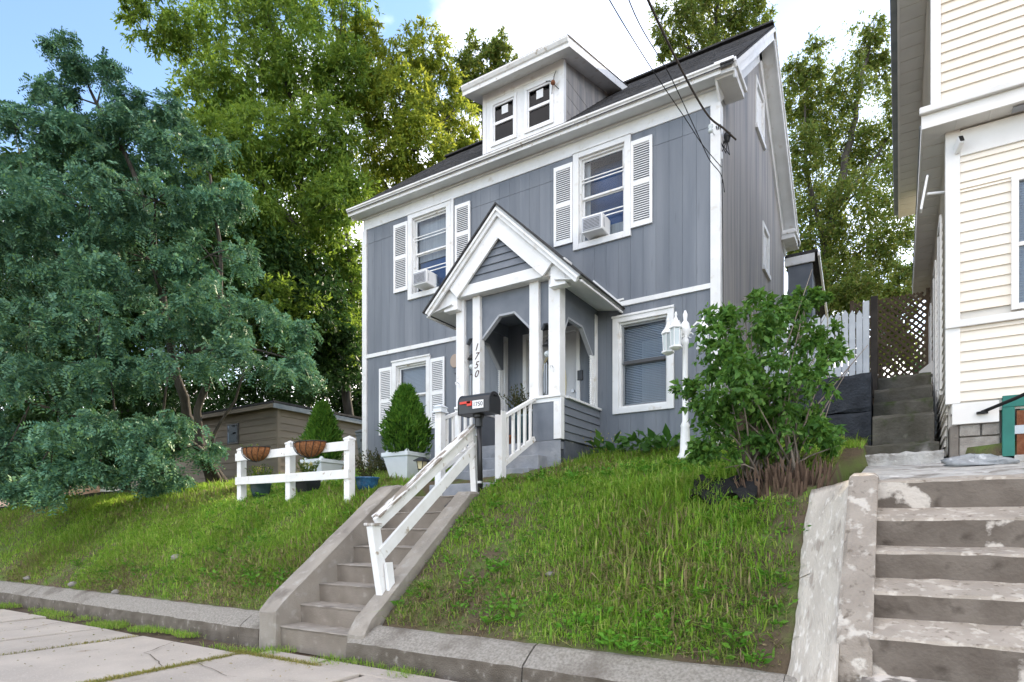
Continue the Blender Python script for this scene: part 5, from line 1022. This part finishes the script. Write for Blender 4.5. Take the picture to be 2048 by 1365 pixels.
# blue-green locust on the left
B = [(150, 105, 45, 35, 13.6), (115, 190, 60, 45, 13.4), (205, 170, 60, 45, 13.6), (320, 215, 70, 45, 13.8), (30, 260, 70, 50, 13), (130, 290, 95, 70, 13.2), (250, 285, 95, 65, 13.6), (370, 300, 80, 65, 13.8), (50, 390, 100, 65, 12.8), (180, 410, 100, 65, 12.6), (310, 400, 95, 65, 13), (430, 400, 62, 60, 13.6),
     (40, 510, 100, 60, 12.6), (165, 530, 100, 60, 12.4), (300, 520, 100, 60, 12.6), (420, 510, 80, 55, 13.2), (60, 640, 110, 60, 12.2), (200, 640, 100, 50, 12), (330, 620, 110, 55, 12.2), (460, 620, 90, 50, 12.8), (545, 660, 70, 45, 13), (600, 735, 42, 32, 13), (70, 760, 110, 50, 12), (220, 740, 90, 42, 12), (340, 720, 110, 40, 12), (480, 720, 90, 40, 12.6),
     (40, 880, 80, 50, 11.6), (150, 850, 100, 42, 11.6), (260, 880, 95, 48, 11.8), (360, 900, 55, 40, 12), (60, 960, 55, 40, 11.8), (200, 940, 60, 36, 11.6), (330, 850, 80, 34, 12.4), (100, 940, 80, 36, 12), (310, 950, 60, 30, 12.4), (-20, 960, 70, 40, 11.8), (-60, 700, 110, 90, 12), (-60, 450, 110, 90, 12.5), (-80, 880, 90, 70, 11.5)]
lb_ = gp_(450, 968, 14.2); l2 = gp_(430, 968, 13.9)
tree('locust_tree', 'large blue-green locust tree with drooping sprays on the left', 'tree',
     [([lb_, Wd(375, 830, 13.6), Wd(330, 640, 13.4), Wd(290, 400, 13.6), Wd(180, 180, 13.7)], .13, .03), ([l2, Wd(395, 850, 13.3), Wd(430, 700, 13.2), Wd(440, 520, 13.4), Wd(420, 350, 13.7)], .10, .025), ([lb_, Wd(400, 900, 13), Wd(300, 860, 12.4), Wd(180, 840, 12), Wd(40, 800, 12)], .08, .02), ([Wd(330, 640, 13.4), Wd(200, 560, 12.9), Wd(60, 480, 12.7)], .06, .015), ([Wd(345, 720, 13.5), Wd(450, 690, 13.1), Wd(590, 720, 13)], .05, .012), ([l2, Wd(425, 880, 13.8), Wd(470, 800, 13.8), Wd(500, 690, 13.5)], .05, .015)],
     [(c, rx, rz * .68, l) for c, rx, rz, l in pxblobs(B, .6, 1.12, 150)], .2, .1, 28.0, 'leaf_locust', droop=.5, flat=.42, clump=.42, comp=True, br=.018)
# tall box elders behind
B = [(300, 55, 50, 45, 20), (390, 95, 65, 55, 20), (470, 30, 85, 60, 20.5), (570, 40, 75, 60, 20.5), (660, 40, 70, 60, 21), (420, 190, 70, 50, 19.5), (510, 150, 75, 60, 20), (600, 150, 70, 65, 20), (690, 150, 55, 70, 21), (430, 300, 80, 60, 19), (530, 280, 85, 65, 19.5), (640, 280, 80, 70, 20), (470, 400, 85, 60, 19), (580, 400, 90, 65, 19.5), (670, 400, 65, 75, 20), (520, 510, 95, 60, 19), (620, 520, 95, 65, 19.5), (690, 560, 45, 85, 20), (560, 620, 90, 60, 19.5), (660, 660, 70, 60, 20), (350, 20, 45, 35, 20), (560, -60, 120, 60, 21), (420, -50, 80, 50, 20.5), (690, -60, 70, 60, 21), (270, 10, 25, 30, 20)]
tb = gp_(705, 880, 20.5)
tree('box_elder', 'tall yellow-green box elder towering behind the shed', 'tree', [([tb, Wd(690, 760, 20.3), Wd(665, 620, 20), Wd(615, 480, 20), Wd(598, 320, 20), Wd(580, 200, 20.2), Wd(545, 60, 20.4), Wd(520, -80, 20.6)], .17, .035), ([Wd(615, 480, 20), Wd(540, 390, 19.6), Wd(470, 250, 19.6), Wd(400, 120, 20)], .10, .02), ([Wd(600, 330, 20), Wd(640, 220, 20.2), Wd(680, 80, 20.6)], .09, .02), ([Wd(665, 620, 20), Wd(590, 560, 19.5), Wd(510, 500, 19.2)], .08, .02), ([Wd(690, 760, 20.3), Wd(700, 560, 20.3), Wd(690, 400, 20.4)], .11, .03)],
     pxblobs(B, 1.2, 1.05, 330), .17, .06, 7.5, 'leaf_elder', droop=.4, clump=.42, group='tall trees behind the house')
B = [(790, 120, 60, 50, 22.5), (850, 100, 50, 45, 23), (730, 190, 55, 65, 22), (800, 210, 75, 65, 22), (880, 190, 55, 55, 22.5), (760, 300, 60, 60, 22), (840, 300, 75, 55, 22), (910, 260, 55, 50, 22.5), (930, 300, 40, 35, 22.5), (720, 380, 50, 50, 22), (800, 370, 70, 45, 22), (715, 60, 35, 45, 22.5), (740, 80, 40, 40, 22.5)]
tree('yellow_lit_tree', 'yellow-green tree above the left half of the roof, golden backlight put into its leaf colour', 'tree', [([gp_(800, 850, 22.5), Wd(800, 600, 22.4), Wd(795, 420, 22.3), Wd(800, 280, 22.3), Wd(830, 130, 22.6)], .2, .03), ([Wd(795, 420, 22.3), Wd(740, 300, 22), Wd(725, 150, 22.2)], .09, .02), ([Wd(800, 330, 22.3), Wd(870, 260, 22.4), Wd(910, 220, 22.5)], .08, .02)], pxblobs(B, 1.0, 1.0, 260), .17, .065, 6, 'leaf_yellow_lit', droop=.35, clump=.36, group='tall trees behind the house')  # sunlit yellow comes from the leaf palette
B = [(925, 150, 28, 40, 27), (945, 110, 22, 40, 27), (985, 130, 24, 50, 27), (1005, 110, 26, 40, 27), (1020, 160, 25, 40, 27), (960, 190, 40, 35, 27), (1000, 210, 50, 30, 27)]
tree('slim_tree', 'slim dark-topped tree peeking up left of the dormer', 'tree', [([gp_(970, 860, 27), Wd(970, 500, 27), Wd(965, 250, 27), Wd(985, 100, 27)], .18, .03)], pxblobs(B, .4, 1.05), .18, .07, 6, 'leaf_right', droop=.1, clump=.5, group='tall trees behind the house')
# dark understorey with slim trunks behind the shed
B = [(470, 640, 70, 45, 24), (560, 690, 90, 50, 24), (650, 700, 80, 55, 24), (710, 660, 40, 70, 23), (600, 760, 80, 35, 24), (690, 770, 50, 40, 24), (430, 740, 80, 45, 25), (330, 790, 90, 40, 26), (200, 700, 120, 80, 27), (60, 640, 120, 110, 28), (350, 560, 140, 110, 27), (150, 830, 110, 50, 27), (480, 520, 100, 90, 26), (520, 800, 80, 40, 24), (640, 810, 80, 36, 23.5), (400, 830, 90, 40, 25), (715, 800, 40, 45, 23), (300, 860, 90, 40, 25), (60, 880, 110, 60, 26)]
lm = [([gp_(690, 880, 24), Wd(688, 780, 24), Wd(680, 600, 24)], .10, .04)] + [([gp_(u, 880, d), Wd(u + 6, 790, d), Wd(u - 4, 640, d)], r_, .03) for u, d, r_ in ((640, 24, .08), (715, 23.2, .07), (665, 25, .06), (600, 24.5, .08), (725, 24, .05), (520, 25, .08), (300, 26.5, .1), (100, 27.5, .12))]
tree('dark_thicket', 'dark thicket of slim trees in the shade behind the shed', 'thicket', lm, pxblobs(B, .8, 1.1), .2, .08, 6, 'leaf_dark', droop=.3, clump=.5)
B = [(40, 420, 110, 90, 17), (180, 380, 110, 90, 17), (300, 420, 100, 90, 17.5), (420, 480, 80, 80, 17.5), (60, 590, 120, 90, 16.5), (220, 580, 120, 90, 16.5), (370, 600, 100, 80, 17), (490, 600, 70, 70, 17.5), (60, 760, 120, 80, 16), (230, 740, 110, 70, 16), (120, 880, 120, 60, 15.8), (10, 900, 80, 70, 15.5), (250, 880, 70, 50, 16), (560, 560, 70, 90, 18.5), (640, 640, 70, 80, 19), (600, 740, 60, 45, 19.5), (690, 720, 40, 60, 19.5)]  # added dark foliage mass, closes the sky gaps behind the locust
tree('sky_gap_tree', 'added dark broad-leaved tree blocking the sky in the gaps behind the locust', 'tree', [([gp_(250, 990, 16.5), Wd(250, 850, 16.5), Wd(240, 600, 16.8), Wd(220, 400, 17)], .13, .03), ([Wd(245, 700, 16.6), Wd(400, 600, 17), Wd(500, 560, 17.4)], .07, .02), ([Wd(245, 760, 16.6), Wd(120, 700, 16.3), Wd(20, 600, 16.5)], .07, .02)], pxblobs(B, .5, 1.1), .2, .09, 5.0, 'leaf_dark', droop=.3, clump=.5)
# trees on the right, behind the passage
B = [(1590, 190, 28, 60, 19.5), (1625, 130, 26, 45, 19.5), (1640, 230, 40, 55, 19), (1605, 310, 32, 55, 19), (1690, 180, 34, 45, 19.5), (1735, 90, 30, 40, 19.5), (1745, 60, 18, 25, 19.5), (1760, 150, 26, 35, 19.5), (1680, 300, 50, 50, 19), (1745, 300, 45, 40, 19), (1625, 410, 40, 45, 19), (1700, 400, 55, 42, 18.5), (1770, 390, 45, 45, 18.5), (1650, 490, 40, 40, 18.5), (1720, 490, 60, 36, 18.5), (1785, 480, 40, 45, 18.5), (1690, 570, 50, 36, 18), (1770, 570, 50, 40, 18), (1640, 560, 25, 40, 18.5), (1800, 220, 25, 50, 19), (1600, 480, 22, 60, 19.5)]
tree('right_tree', 'tall thin-leaved tree between the two houses, sun behind it', 'tree', [([gp_(1648, 720, 18.8), Wd(1648, 600, 18.8), Wd(1655, 480, 18.8), Wd(1688, 340, 19), Wd(1715, 210, 19.2), Wd(1742, 70, 19.5)], .24, .03), ([Wd(1652, 500, 18.8), Wd(1615, 350, 19), Wd(1610, 200, 19.4)], .10, .02), ([Wd(1665, 430, 18.9), Wd(1740, 330, 18.9), Wd(1800, 240, 19)], .09, .02), ([Wd(1650, 580, 18.8), Wd(1700, 520, 18.6), Wd(1770, 470, 18.6)], .08, .02), ([gp_(1625, 720, 19.6), Wd(1622, 560, 19.6), Wd(1618, 380, 19.6)], .10, .03)],
     pxblobs(B, .9, 1.2, 160), .11, .05, 4.6, 'leaf_right', droop=.2, clump=.75, group='tall trees behind the house')
B = [(1350, 45, 45, 40, 24), (1420, 20, 55, 45, 24), (1490, 15, 45, 40, 24), (1380, 95, 50, 35, 24), (1450, 80, 45, 35, 24), (1520, 50, 25, 30, 24), (1330, 90, 22, 22, 24), (1420, -60, 90, 50, 24), (1345, 210, 30, 22, 22), (1300, 240, 25, 15, 22)]
tree('roof_tree', 'airy tree showing above the ridge of the grey house', 'tree', [([gp_(1420, 800, 24), Wd(1425, 400, 24), Wd(1430, 120, 24), Wd(1440, -60, 24)], .22, .04), ([Wd(1428, 220, 24), Wd(1380, 100, 24), Wd(1350, 20, 24)], .08, .02)], pxblobs(B, .7, 1.05), .15, .06, 4.5, 'leaf_right', droop=.2, clump=.42, group='tall trees behind the house')
B = [(1745, 640, 50, 40, 16), (1790, 620, 35, 50, 16), (1720, 590, 40, 30, 17), (1765, 690, 45, 35, 15.5), (1800, 700, 25, 40, 15.5), (1670, 640, 25, 40, 17), (1680, 590, 30, 30, 17), (1810, 560, 25, 50, 16)]
tree('background_shrub', 'dense shrubby tree behind the brown lattice fence', 'shrub', [([gp_(1760, 800, 16), Wd(1760, 700, 16), Wd(1755, 620, 16)], .06, .02), ([gp_(1700, 800, 17), Wd(1700, 680, 17), Wd(1700, 590, 17)], .05, .02)], pxblobs(B, .3, 1.1), .11, .055, 5, 'leaf_right', droop=.2, clump=.45)
# far wood behind everything
Pb = []
for i in range(34):
    a = -62 + i * 3.2; x = 70 * math.sin(R(a)) * 1.1; y = 62 + 8 * math.sin(i * 2.3); Pb.append(((x, y, float(H0(x, y)) + 5 + 1.5 * math.sin(i * 1.7)), 4.6, 5.2))
P, D, N, _ = foliage(Pb, .6, .32, .9, .4, .2); o = leaves('far_woodland', P, D, rng.uniform(.45, .75, len(P)), .32, 'leaf_dark', None, N); tag(o, 'dark far-off woodland behind the houses', 'woodland')
# ================================================================== lilac bush, stump, fabric, hostas
bc = W(1535, 985, d=6.15); bzz = gz(bc.x, bc.y); t = thing('lilac_bush', (bc.x, bc.y, bzz), 'leafy green bush with many bare stems at the right house corner', 'bush'); m = MB()
BB = [(1440, 700, 55, 60, 6.2), (1500, 640, 60, 50, 6.3), (1570, 640, 60, 50, 6.3), (1630, 680, 50, 50, 6.2), (1480, 760, 65, 55, 6.0), (1560, 740, 65, 60, 6.0), (1630, 760, 50, 45, 6.0), (1420, 820, 42, 50, 6.0), (1500, 850, 55, 42, 6.0), (1580, 850, 60, 45, 5.9), (1650, 840, 32, 35, 6.0), (1400, 900, 28, 26, 6.1), (1530, 600, 40, 22, 6.4), (1610, 600, 35, 25, 6.4), (1680, 700, 35, 25, 6.3), (1440, 890, 45, 30, 5.95), (1640, 880, 36, 26, 5.95), (1460, 810, 50, 40, 5.9), (1540, 800, 60, 45, 5.85), (1610, 820, 50, 40, 5.85), (1385, 770, 28, 20, 6.2), (1640, 590, 18, 22, 6.3), (1440, 640, 35, 28, 6.3)]
bl = pxblobs(BB, .25, 1.0)
for i in range(46):
    c = Vector(bl[i % len(bl)][0]); a = Vector((bc.x + random.uniform(-.30, .30), bc.y + random.uniform(-.2, .2), bzz - .05)); q = c + Vector((random.gauss(0, .15), random.gauss(0, .15), random.gauss(0, .12))); md = a.lerp(q, .45) + Vector((random.gauss(0, .05), random.gauss(0, .05), .10)); m.tube([a, a.lerp(md, .5) + Vector((random.gauss(0, .02), 0, .04)), md, q], [.014, .011, .008, .003], 6)
m.build('stems', 'bark_light', t, smooth=True, kind='stuff')
P, D, N, _ = foliage(bl, .07, .045, 4.8, .6, .45, .9, .9); leaves('foliage', P, D, rng.uniform(.045, .09, len(P)), rng.uniform(.03, .052, len(P)), 'leaf_lilac', t, N, .15, mid=.38)
t = thing('tree_stump', (-.92, 6.22, gz(-.92, 6.22)), 'shaggy rotten brown stump below the leafy bush', 'stump'); m = MB(); r = random.Random(8)
for i in range(170):
    a = r.uniform(0, 6.283); q = math.sqrt(r.random()); x = -.90 + .44 * q * math.cos(a); y = 6.25 + .22 * q * math.sin(a); z0 = gz(x, y) - .08; h = .05 + .25 * (1 - q * .6) * r.random(); lean = Vector((math.cos(a) * .25 * q + r.gauss(0, .12), math.sin(a) * .25 * q + r.gauss(0, .12), 1)).normalized(); m.bar((x, y, z0), Vector((x, y, z0)) + lean * (h + .1), r.uniform(.015, .05), r.uniform(.008, .02), up=(math.cos(a), math.sin(a), .1), w1=.012, h1=.006)
m.build('splinters', 'stump', t, kind='stuff')
vs = []; nn = 12
for j in range(nn):
    for i in range(nn): x = -1.75 + .62 * i / (nn - 1); y = 5.98 + .34 * j / (nn - 1); vs.append((x, y, gz(x, y) + .05 + .06 * math.sin(i * 1.1 + j * .7) * math.cos(j * 1.3) + .03 * random.random()))
n0 = len(vs); vs += [(a, b, c - .012) for a, b, c in vs]; fs = []
for j in range(nn - 1):
    for i in range(nn - 1): q = (j * nn + i, j * nn + i + 1, (j + 1) * nn + i + 1, (j + 1) * nn + i); fs += [q, tuple(n0 + k for k in q[::-1])]
tag(MB().add(vs, fs).build('weed_fabric', 'black_fabric', None, smooth=True), 'crumpled black weed fabric left of the rotten stump', 'fabric')
for (u, v, n_, sp_, lab) in ((1215, 905, 34, .30, 'clump of hostas nearest the porch side'), (1275, 900, 46, .34, 'clump of hostas under the ground floor right window'), (1335, 895, 42, .32, 'clump of hostas beside the white lamp post')):
    p = W(u, v, Y=8.45); z = gz(p.x, 8.45); t = thing('hosta_clump', (p.x, 8.45, z), lab, 'hosta', 'hostas along the house wall'); a = rng.random(n_) * 6.283; e = rng.uniform(.3, 1.2, n_); D = np.stack([np.cos(a) * e, np.sin(a) * e, rng.uniform(.15, .8, n_)], 1); P = np.array([[p.x, 8.45, z + .05]]) + np.stack([np.cos(a), np.sin(a), np.zeros(n_)], 1) * (rng.random((n_, 1)) * sp_) + np.array([0, 0, 1]) * rng.uniform(0, .22, (n_, 1))
    leaves('foliage', P, D, rng.uniform(.14, .24, n_), rng.uniform(.08, .13, n_), 'leaf_hosta', t, unit(rng.normal(size=(n_, 3)) * .5 + np.array([0, -.5, 1])), .12, None, .4)
p = W(1200, 890, Y=8.3); fronds((p.x, 8.3, gz(p.x, 8.3)), 14, .45, .5, 'yellow_flowers', 'flower_yellow', None, .1, 5, .03); o = bpy.data.objects['yellow_flowers']; tag(o, 'pale yellow flower heads beside the porch base', 'flowers')
# stones on the left bank
for (u, v, s_, lab) in ((355, 1117, .09, 'pale round stone in the middle of the left bank'), (57, 1158, .075, 'small pale stone at the far left above the kerb'), (147, 1170, .08, 'brownish stone just above the left kerb'), (233, 1186, .07, 'dark grey stone lying on the left kerb edge'), (1100, 1150, .05, 'tiny pale stone in the grass right of the stairs')):
    best = None
    for d in np.arange(4.5, 13, .02):
        q = W(u, v, d=float(d))
        if q.z <= gz(q.x, q.y) + .01: best = q; break
    c = best if best is not None else W(u, v, d=8); m = MB().lathe([(s_ * .5, -.4 * s_), (s_, 0), (s_ * .9, .35 * s_), (s_ * .45, .62 * s_), (.005, .68 * s_)], (c.x, c.y, c.z), 9); rr = random.Random(u)
    m.v = [(x + rr.uniform(-.12, .12) * s_, y + rr.uniform(-.12, .12) * s_, z + rr.uniform(-.1, .1) * s_) for x, y, z in m.v]; tag(m.build('stone', 'rock', None, smooth=True), lab, 'stone', 'stones on the bank')
# ================================================================== grass
def nz(x, y, s, seed): # cheap smooth noise from sines
    r_ = np.random.default_rng(seed); v = 0
    for k in range(6): a = r_.uniform(0, 6.283); f = s * r_.uniform(.6, 1.8); v = v + np.sin(f * (x * math.cos(a) + y * math.sin(a)) + r_.uniform(0, 6.283))
    return v / 6 * 1.6
def lawn_mask(x, y):
    ok = (y > 4.555) & (y < 16) & ~((x > -6.08) & (x < -4.42) & (y < 6.92)) & ~((x > -5.95) & (x < -3.93) & (y > 6.7) & (y < 9)) & ~((x > -9.2) & (x < -2.1) & (y > 8.80) & (y < 14.9))
    ok &= ~((x > -.67) & (y < 6.1)) & ~((x > -.35) & (y < 8.05)) & ~((x > -.36) & (y < 13)) & ~((x > -1.32) & (y > 9.1) & (y < 13)) & ~((x < SXc + .1) & (y > SYc - .1))
    ok &= ~((np.abs(x + .95) < .5) & (np.abs(y - 6.27) < .26))
    return ok
def blades(name, x, y, h, w, mat, bend=.5, z=None, kind='stuff'):
    n = len(x); z = (H(x, y) if z is None else z); a = rng.random(n) * 6.283; b = rng.normal(size=n) * bend; c, s_ = np.cos(a), np.sin(a); P = np.stack([x, y, z - .01], 1); S = np.stack([c, s_, 0 * c], 1) * (w / 2)[:, None]
    bd = np.stack([-s_, c, 0 * c], 1) * (b * h)[:, None]; up = np.array([0, 0, 1.]) * h[:, None]; M_ = P + up * .55 + bd * .35; T = P + up * np.clip(1 - .35 * np.abs(b), .4, 1)[:, None] + bd
    vs = np.stack([P - S, P + S, M_ + S * .8, M_ - S * .8, T], 1).reshape(-1, 3); i = np.arange(n) * 5
    F = np.stack([np.stack([i, i + 1, i + 2], 1), np.stack([i, i + 2, i + 3], 1), np.stack([i + 3, i + 2, i + 4], 1)], 1).reshape(-1, 3)
    return arr_mesh(name, vs, F, 3, mat, None, kind)
def sample(n, x0, x1, y0, y1): return rng.uniform(x0, x1, n), rng.uniform(y0, y1, n)
X, Y = [], []
for n_, bx_ in ((215000, (-14, -6, 4.54, 7.4)), (70000, (-19.5, -13.5, 4.55, 7.4)), (30000, (-12, -6, 7.4, 9.6)), (140000, (-4.5, -.6, 4.54, 9.0)), (16000, (-4.2, -1.0, 6.5, 9.3)), (9000, (-15, -9.2, 8, 11)), (6000, (-1.0, -.34, 6.1, 9.1))):
    x, y = sample(n_, *bx_); X.append(x); Y.append(y)
x, y = np.concatenate(X), np.concatenate(Y); dist = np.hypot(x, y)
den = np.clip(.70 + .5 * nz(x, y, 2.6, 3) + .25 * nz(x, y, 7, 5), .06, 1); den *= np.where(y < 4.8, .7, 1)
cheeky = np.clip((np.minimum(np.abs(x + 6.05), np.abs(x + 4.44)) / .22), .12, 1); den *= np.where((y < 6.6), cheeky, 1); den *= np.where((x > -.95) & (y < 6.1), np.clip((-.66 - x) / .3, .1, 1), 1)
keep = lawn_mask(x, y) & (rng.random(len(x)) < den); x, y = x[keep], y[keep]
tall = np.clip(nz(x, y, 1.7, 9) + .2, 0, 1); right = sstep(-2.9, -1.6, x) * sstep(7.2, 5.0, y)
hgt = rng.uniform(.03, .085, len(x)) * (1 + .7 * tall) * (1 + 1.0 * right * (rng.random(len(x)) < .35)) * np.where(y > 6.8, 1.15, 1) * np.where(y < 4.9, .8, 1); coarse = rng.random(len(x)) < .08; hgt *= 1 + .7 * coarse
dry = (rng.random(len(x)) < np.clip(.12 - .45 * nz(x, y, 2.2, 14) + .16 * (y < 5.3), .03, .7))
for nm, sel, mt, lab in (('lawn_grass', ~dry, 'grass', 'green lawn grass covering the banks'), ('dry_grass', dry, 'grass_dry', 'dry straw-coloured grass among the lawn')):
    tag(blades(nm, x[sel], y[sel], hgt[sel], rng.uniform(.006, .012, sel.sum()) * (1 + .8 * coarse[sel]), mt, 1.0 if nm == 'lawn_grass' else 1.5), lab, 'grass')
# weeds: small broad-leaved rosettes
Pw, Dw, Lw = [], [], []
nW = 1000; xw, yw = np.concatenate([rng.uniform(-12, -6.1, nW // 2), rng.uniform(-4.4, -.7, nW // 2)]), np.concatenate([rng.uniform(4.68, 7.5, nW // 2), rng.uniform(4.66, 7.6, nW // 2)])
ok = lawn_mask(xw, yw) & (nz(xw, yw, 2.1, 31) > -.25); xw, yw = xw[ok], yw[ok]
xw = np.concatenate([xw, rng.uniform(-2.4, -.8, 46), rng.uniform(-3.2, -2.9, 9), rng.uniform(-7.4, -6.3, 24)]); yw = np.concatenate([yw, rng.uniform(4.44, 4.75, 46), rng.uniform(4.58, 4.75, 9), rng.uniform(4.62, 4.95, 24)])
zw = np.maximum(H(xw, yw), np.where(yw < 4.72, .33, -9))
for i in range(len(xw)):
    k = random.randint(7, 14); big = (i >= len(xw) - 79); L = random.uniform(.03, .065) * (1.15 if big else 1); hh = random.uniform(.02, .12) * (1.6 if big else 1)
    for j in range(k):
        a = random.uniform(0, 6.283); e = random.uniform(.1, .9); Pw.append((xw[i] + .05 * math.cos(a) * random.random(), yw[i] + .05 * math.sin(a) * random.random(), zw[i] + .01 + hh * random.random())); Dw.append((math.cos(a), math.sin(a), e)); Lw.append(L * random.uniform(.7, 1.3))
Lw = np.array(Lw); tag(leaves('lawn_weeds', np.array(Pw), np.array(Dw), Lw, Lw * .5, 'weed', None), 'broad-leaved weeds scattered through the lawn and kerb', 'weeds')
nC = 34000; xc, yc = np.concatenate([rng.uniform(-13, -6.1, nC // 2), rng.uniform(-4.4, -.7, nC // 2)]), rng.uniform(4.56, 8.2, nC); ok = lawn_mask(xc, yc) & (rng.random(nC) < np.clip(.45 + nz(xc, yc, 3.3, 41), 0, 1)); xc, yc = xc[ok], yc[ok]; n_ = len(xc); a = rng.random(n_) * 6.283
tag(leaves('clover', np.stack([xc, yc, H(xc, yc) + rng.uniform(.005, .05, n_)], 1), np.stack([np.cos(a), np.sin(a), rng.uniform(-.1, .5, n_)], 1), rng.uniform(.014, .034, n_), rng.uniform(.010, .02, n_), 'weed', None), 'low clover and small leaves matted in the lawn', 'clover')
nC = 9000; xc = rng.uniform(-14, -.7, nC); yc = np.where(rng.random(nC) < .6, 4.5 + np.abs(rng.normal(size=nC)) * .35, rng.uniform(2.2, 8, nC)); ok = (lawn_mask(xc, yc) | ((yc < 4.26) & (rng.random(nC) < .35))); xc, yc = xc[ok], yc[ok]; n_ = len(xc); a = rng.random(n_) * 6.283; zc = np.where(yc < 4.26, .018, H(xc, yc) + rng.uniform(.0, .03, n_))
tag(leaves('leaf_litter', np.stack([xc, yc, zc], 1), np.stack([np.cos(a), np.sin(a), rng.uniform(-.05, .15, n_)], 1), rng.uniform(.012, .05, n_), rng.uniform(.005, .018, n_), 'grass_dry', None), 'dry straw and fallen leaf litter on the bank and sidewalk', 'litter')
# grass and moss in the pavement joints and along the kerb foot
def strip(n, x0, x1, y0, y1): return rng.uniform(x0, x1, n), rng.uniform(y0, y1, n)
A = [strip(3800, -13, -6.5, 3.90, 4.25), strip(900, -6.4, -5.4, 3.88, 4.28), strip(1800, -4.9, -2.0, 3.93, 4.26), strip(1800, -9.4, -7.0, 3.85, 4.22)]
xs_, ys_ = np.concatenate([a[0] for a in A]), np.concatenate([a[1] for a in A]); kp_ = nz(xs_, ys_, 5, 77) > -.05; xs_, ys_ = xs_[kp_], ys_[kp_]
tag(blades('kerb_grass', xs_, ys_, rng.uniform(.025, .10, len(xs_)), rng.uniform(.004, .008, len(xs_)), 'grass', 1.2, np.full(len(xs_), -.02)), 'straggly green grass at the foot of the kerb', 'grass')
A = [strip(2600, -5.75, -5.65, 2.1, 3.8), strip(1500, -5.9, -4.6, 3.78, 3.92), strip(300, -7.72, -7.68, 2.4, 3.8)]; xs_, ys_ = np.concatenate([a[0] for a in A]), np.concatenate([a[1] for a in A]); xs_ = xs_ + rng.normal(size=len(xs_)) * .015
tag(blades('joint_moss', xs_, ys_, rng.uniform(.02, .05, len(xs_)), rng.uniform(.004, .008, len(xs_)), 'joint_moss', 1.6, np.full(len(xs_), -.002)), 'yellowish moss and grass in the sidewalk joint', 'moss')
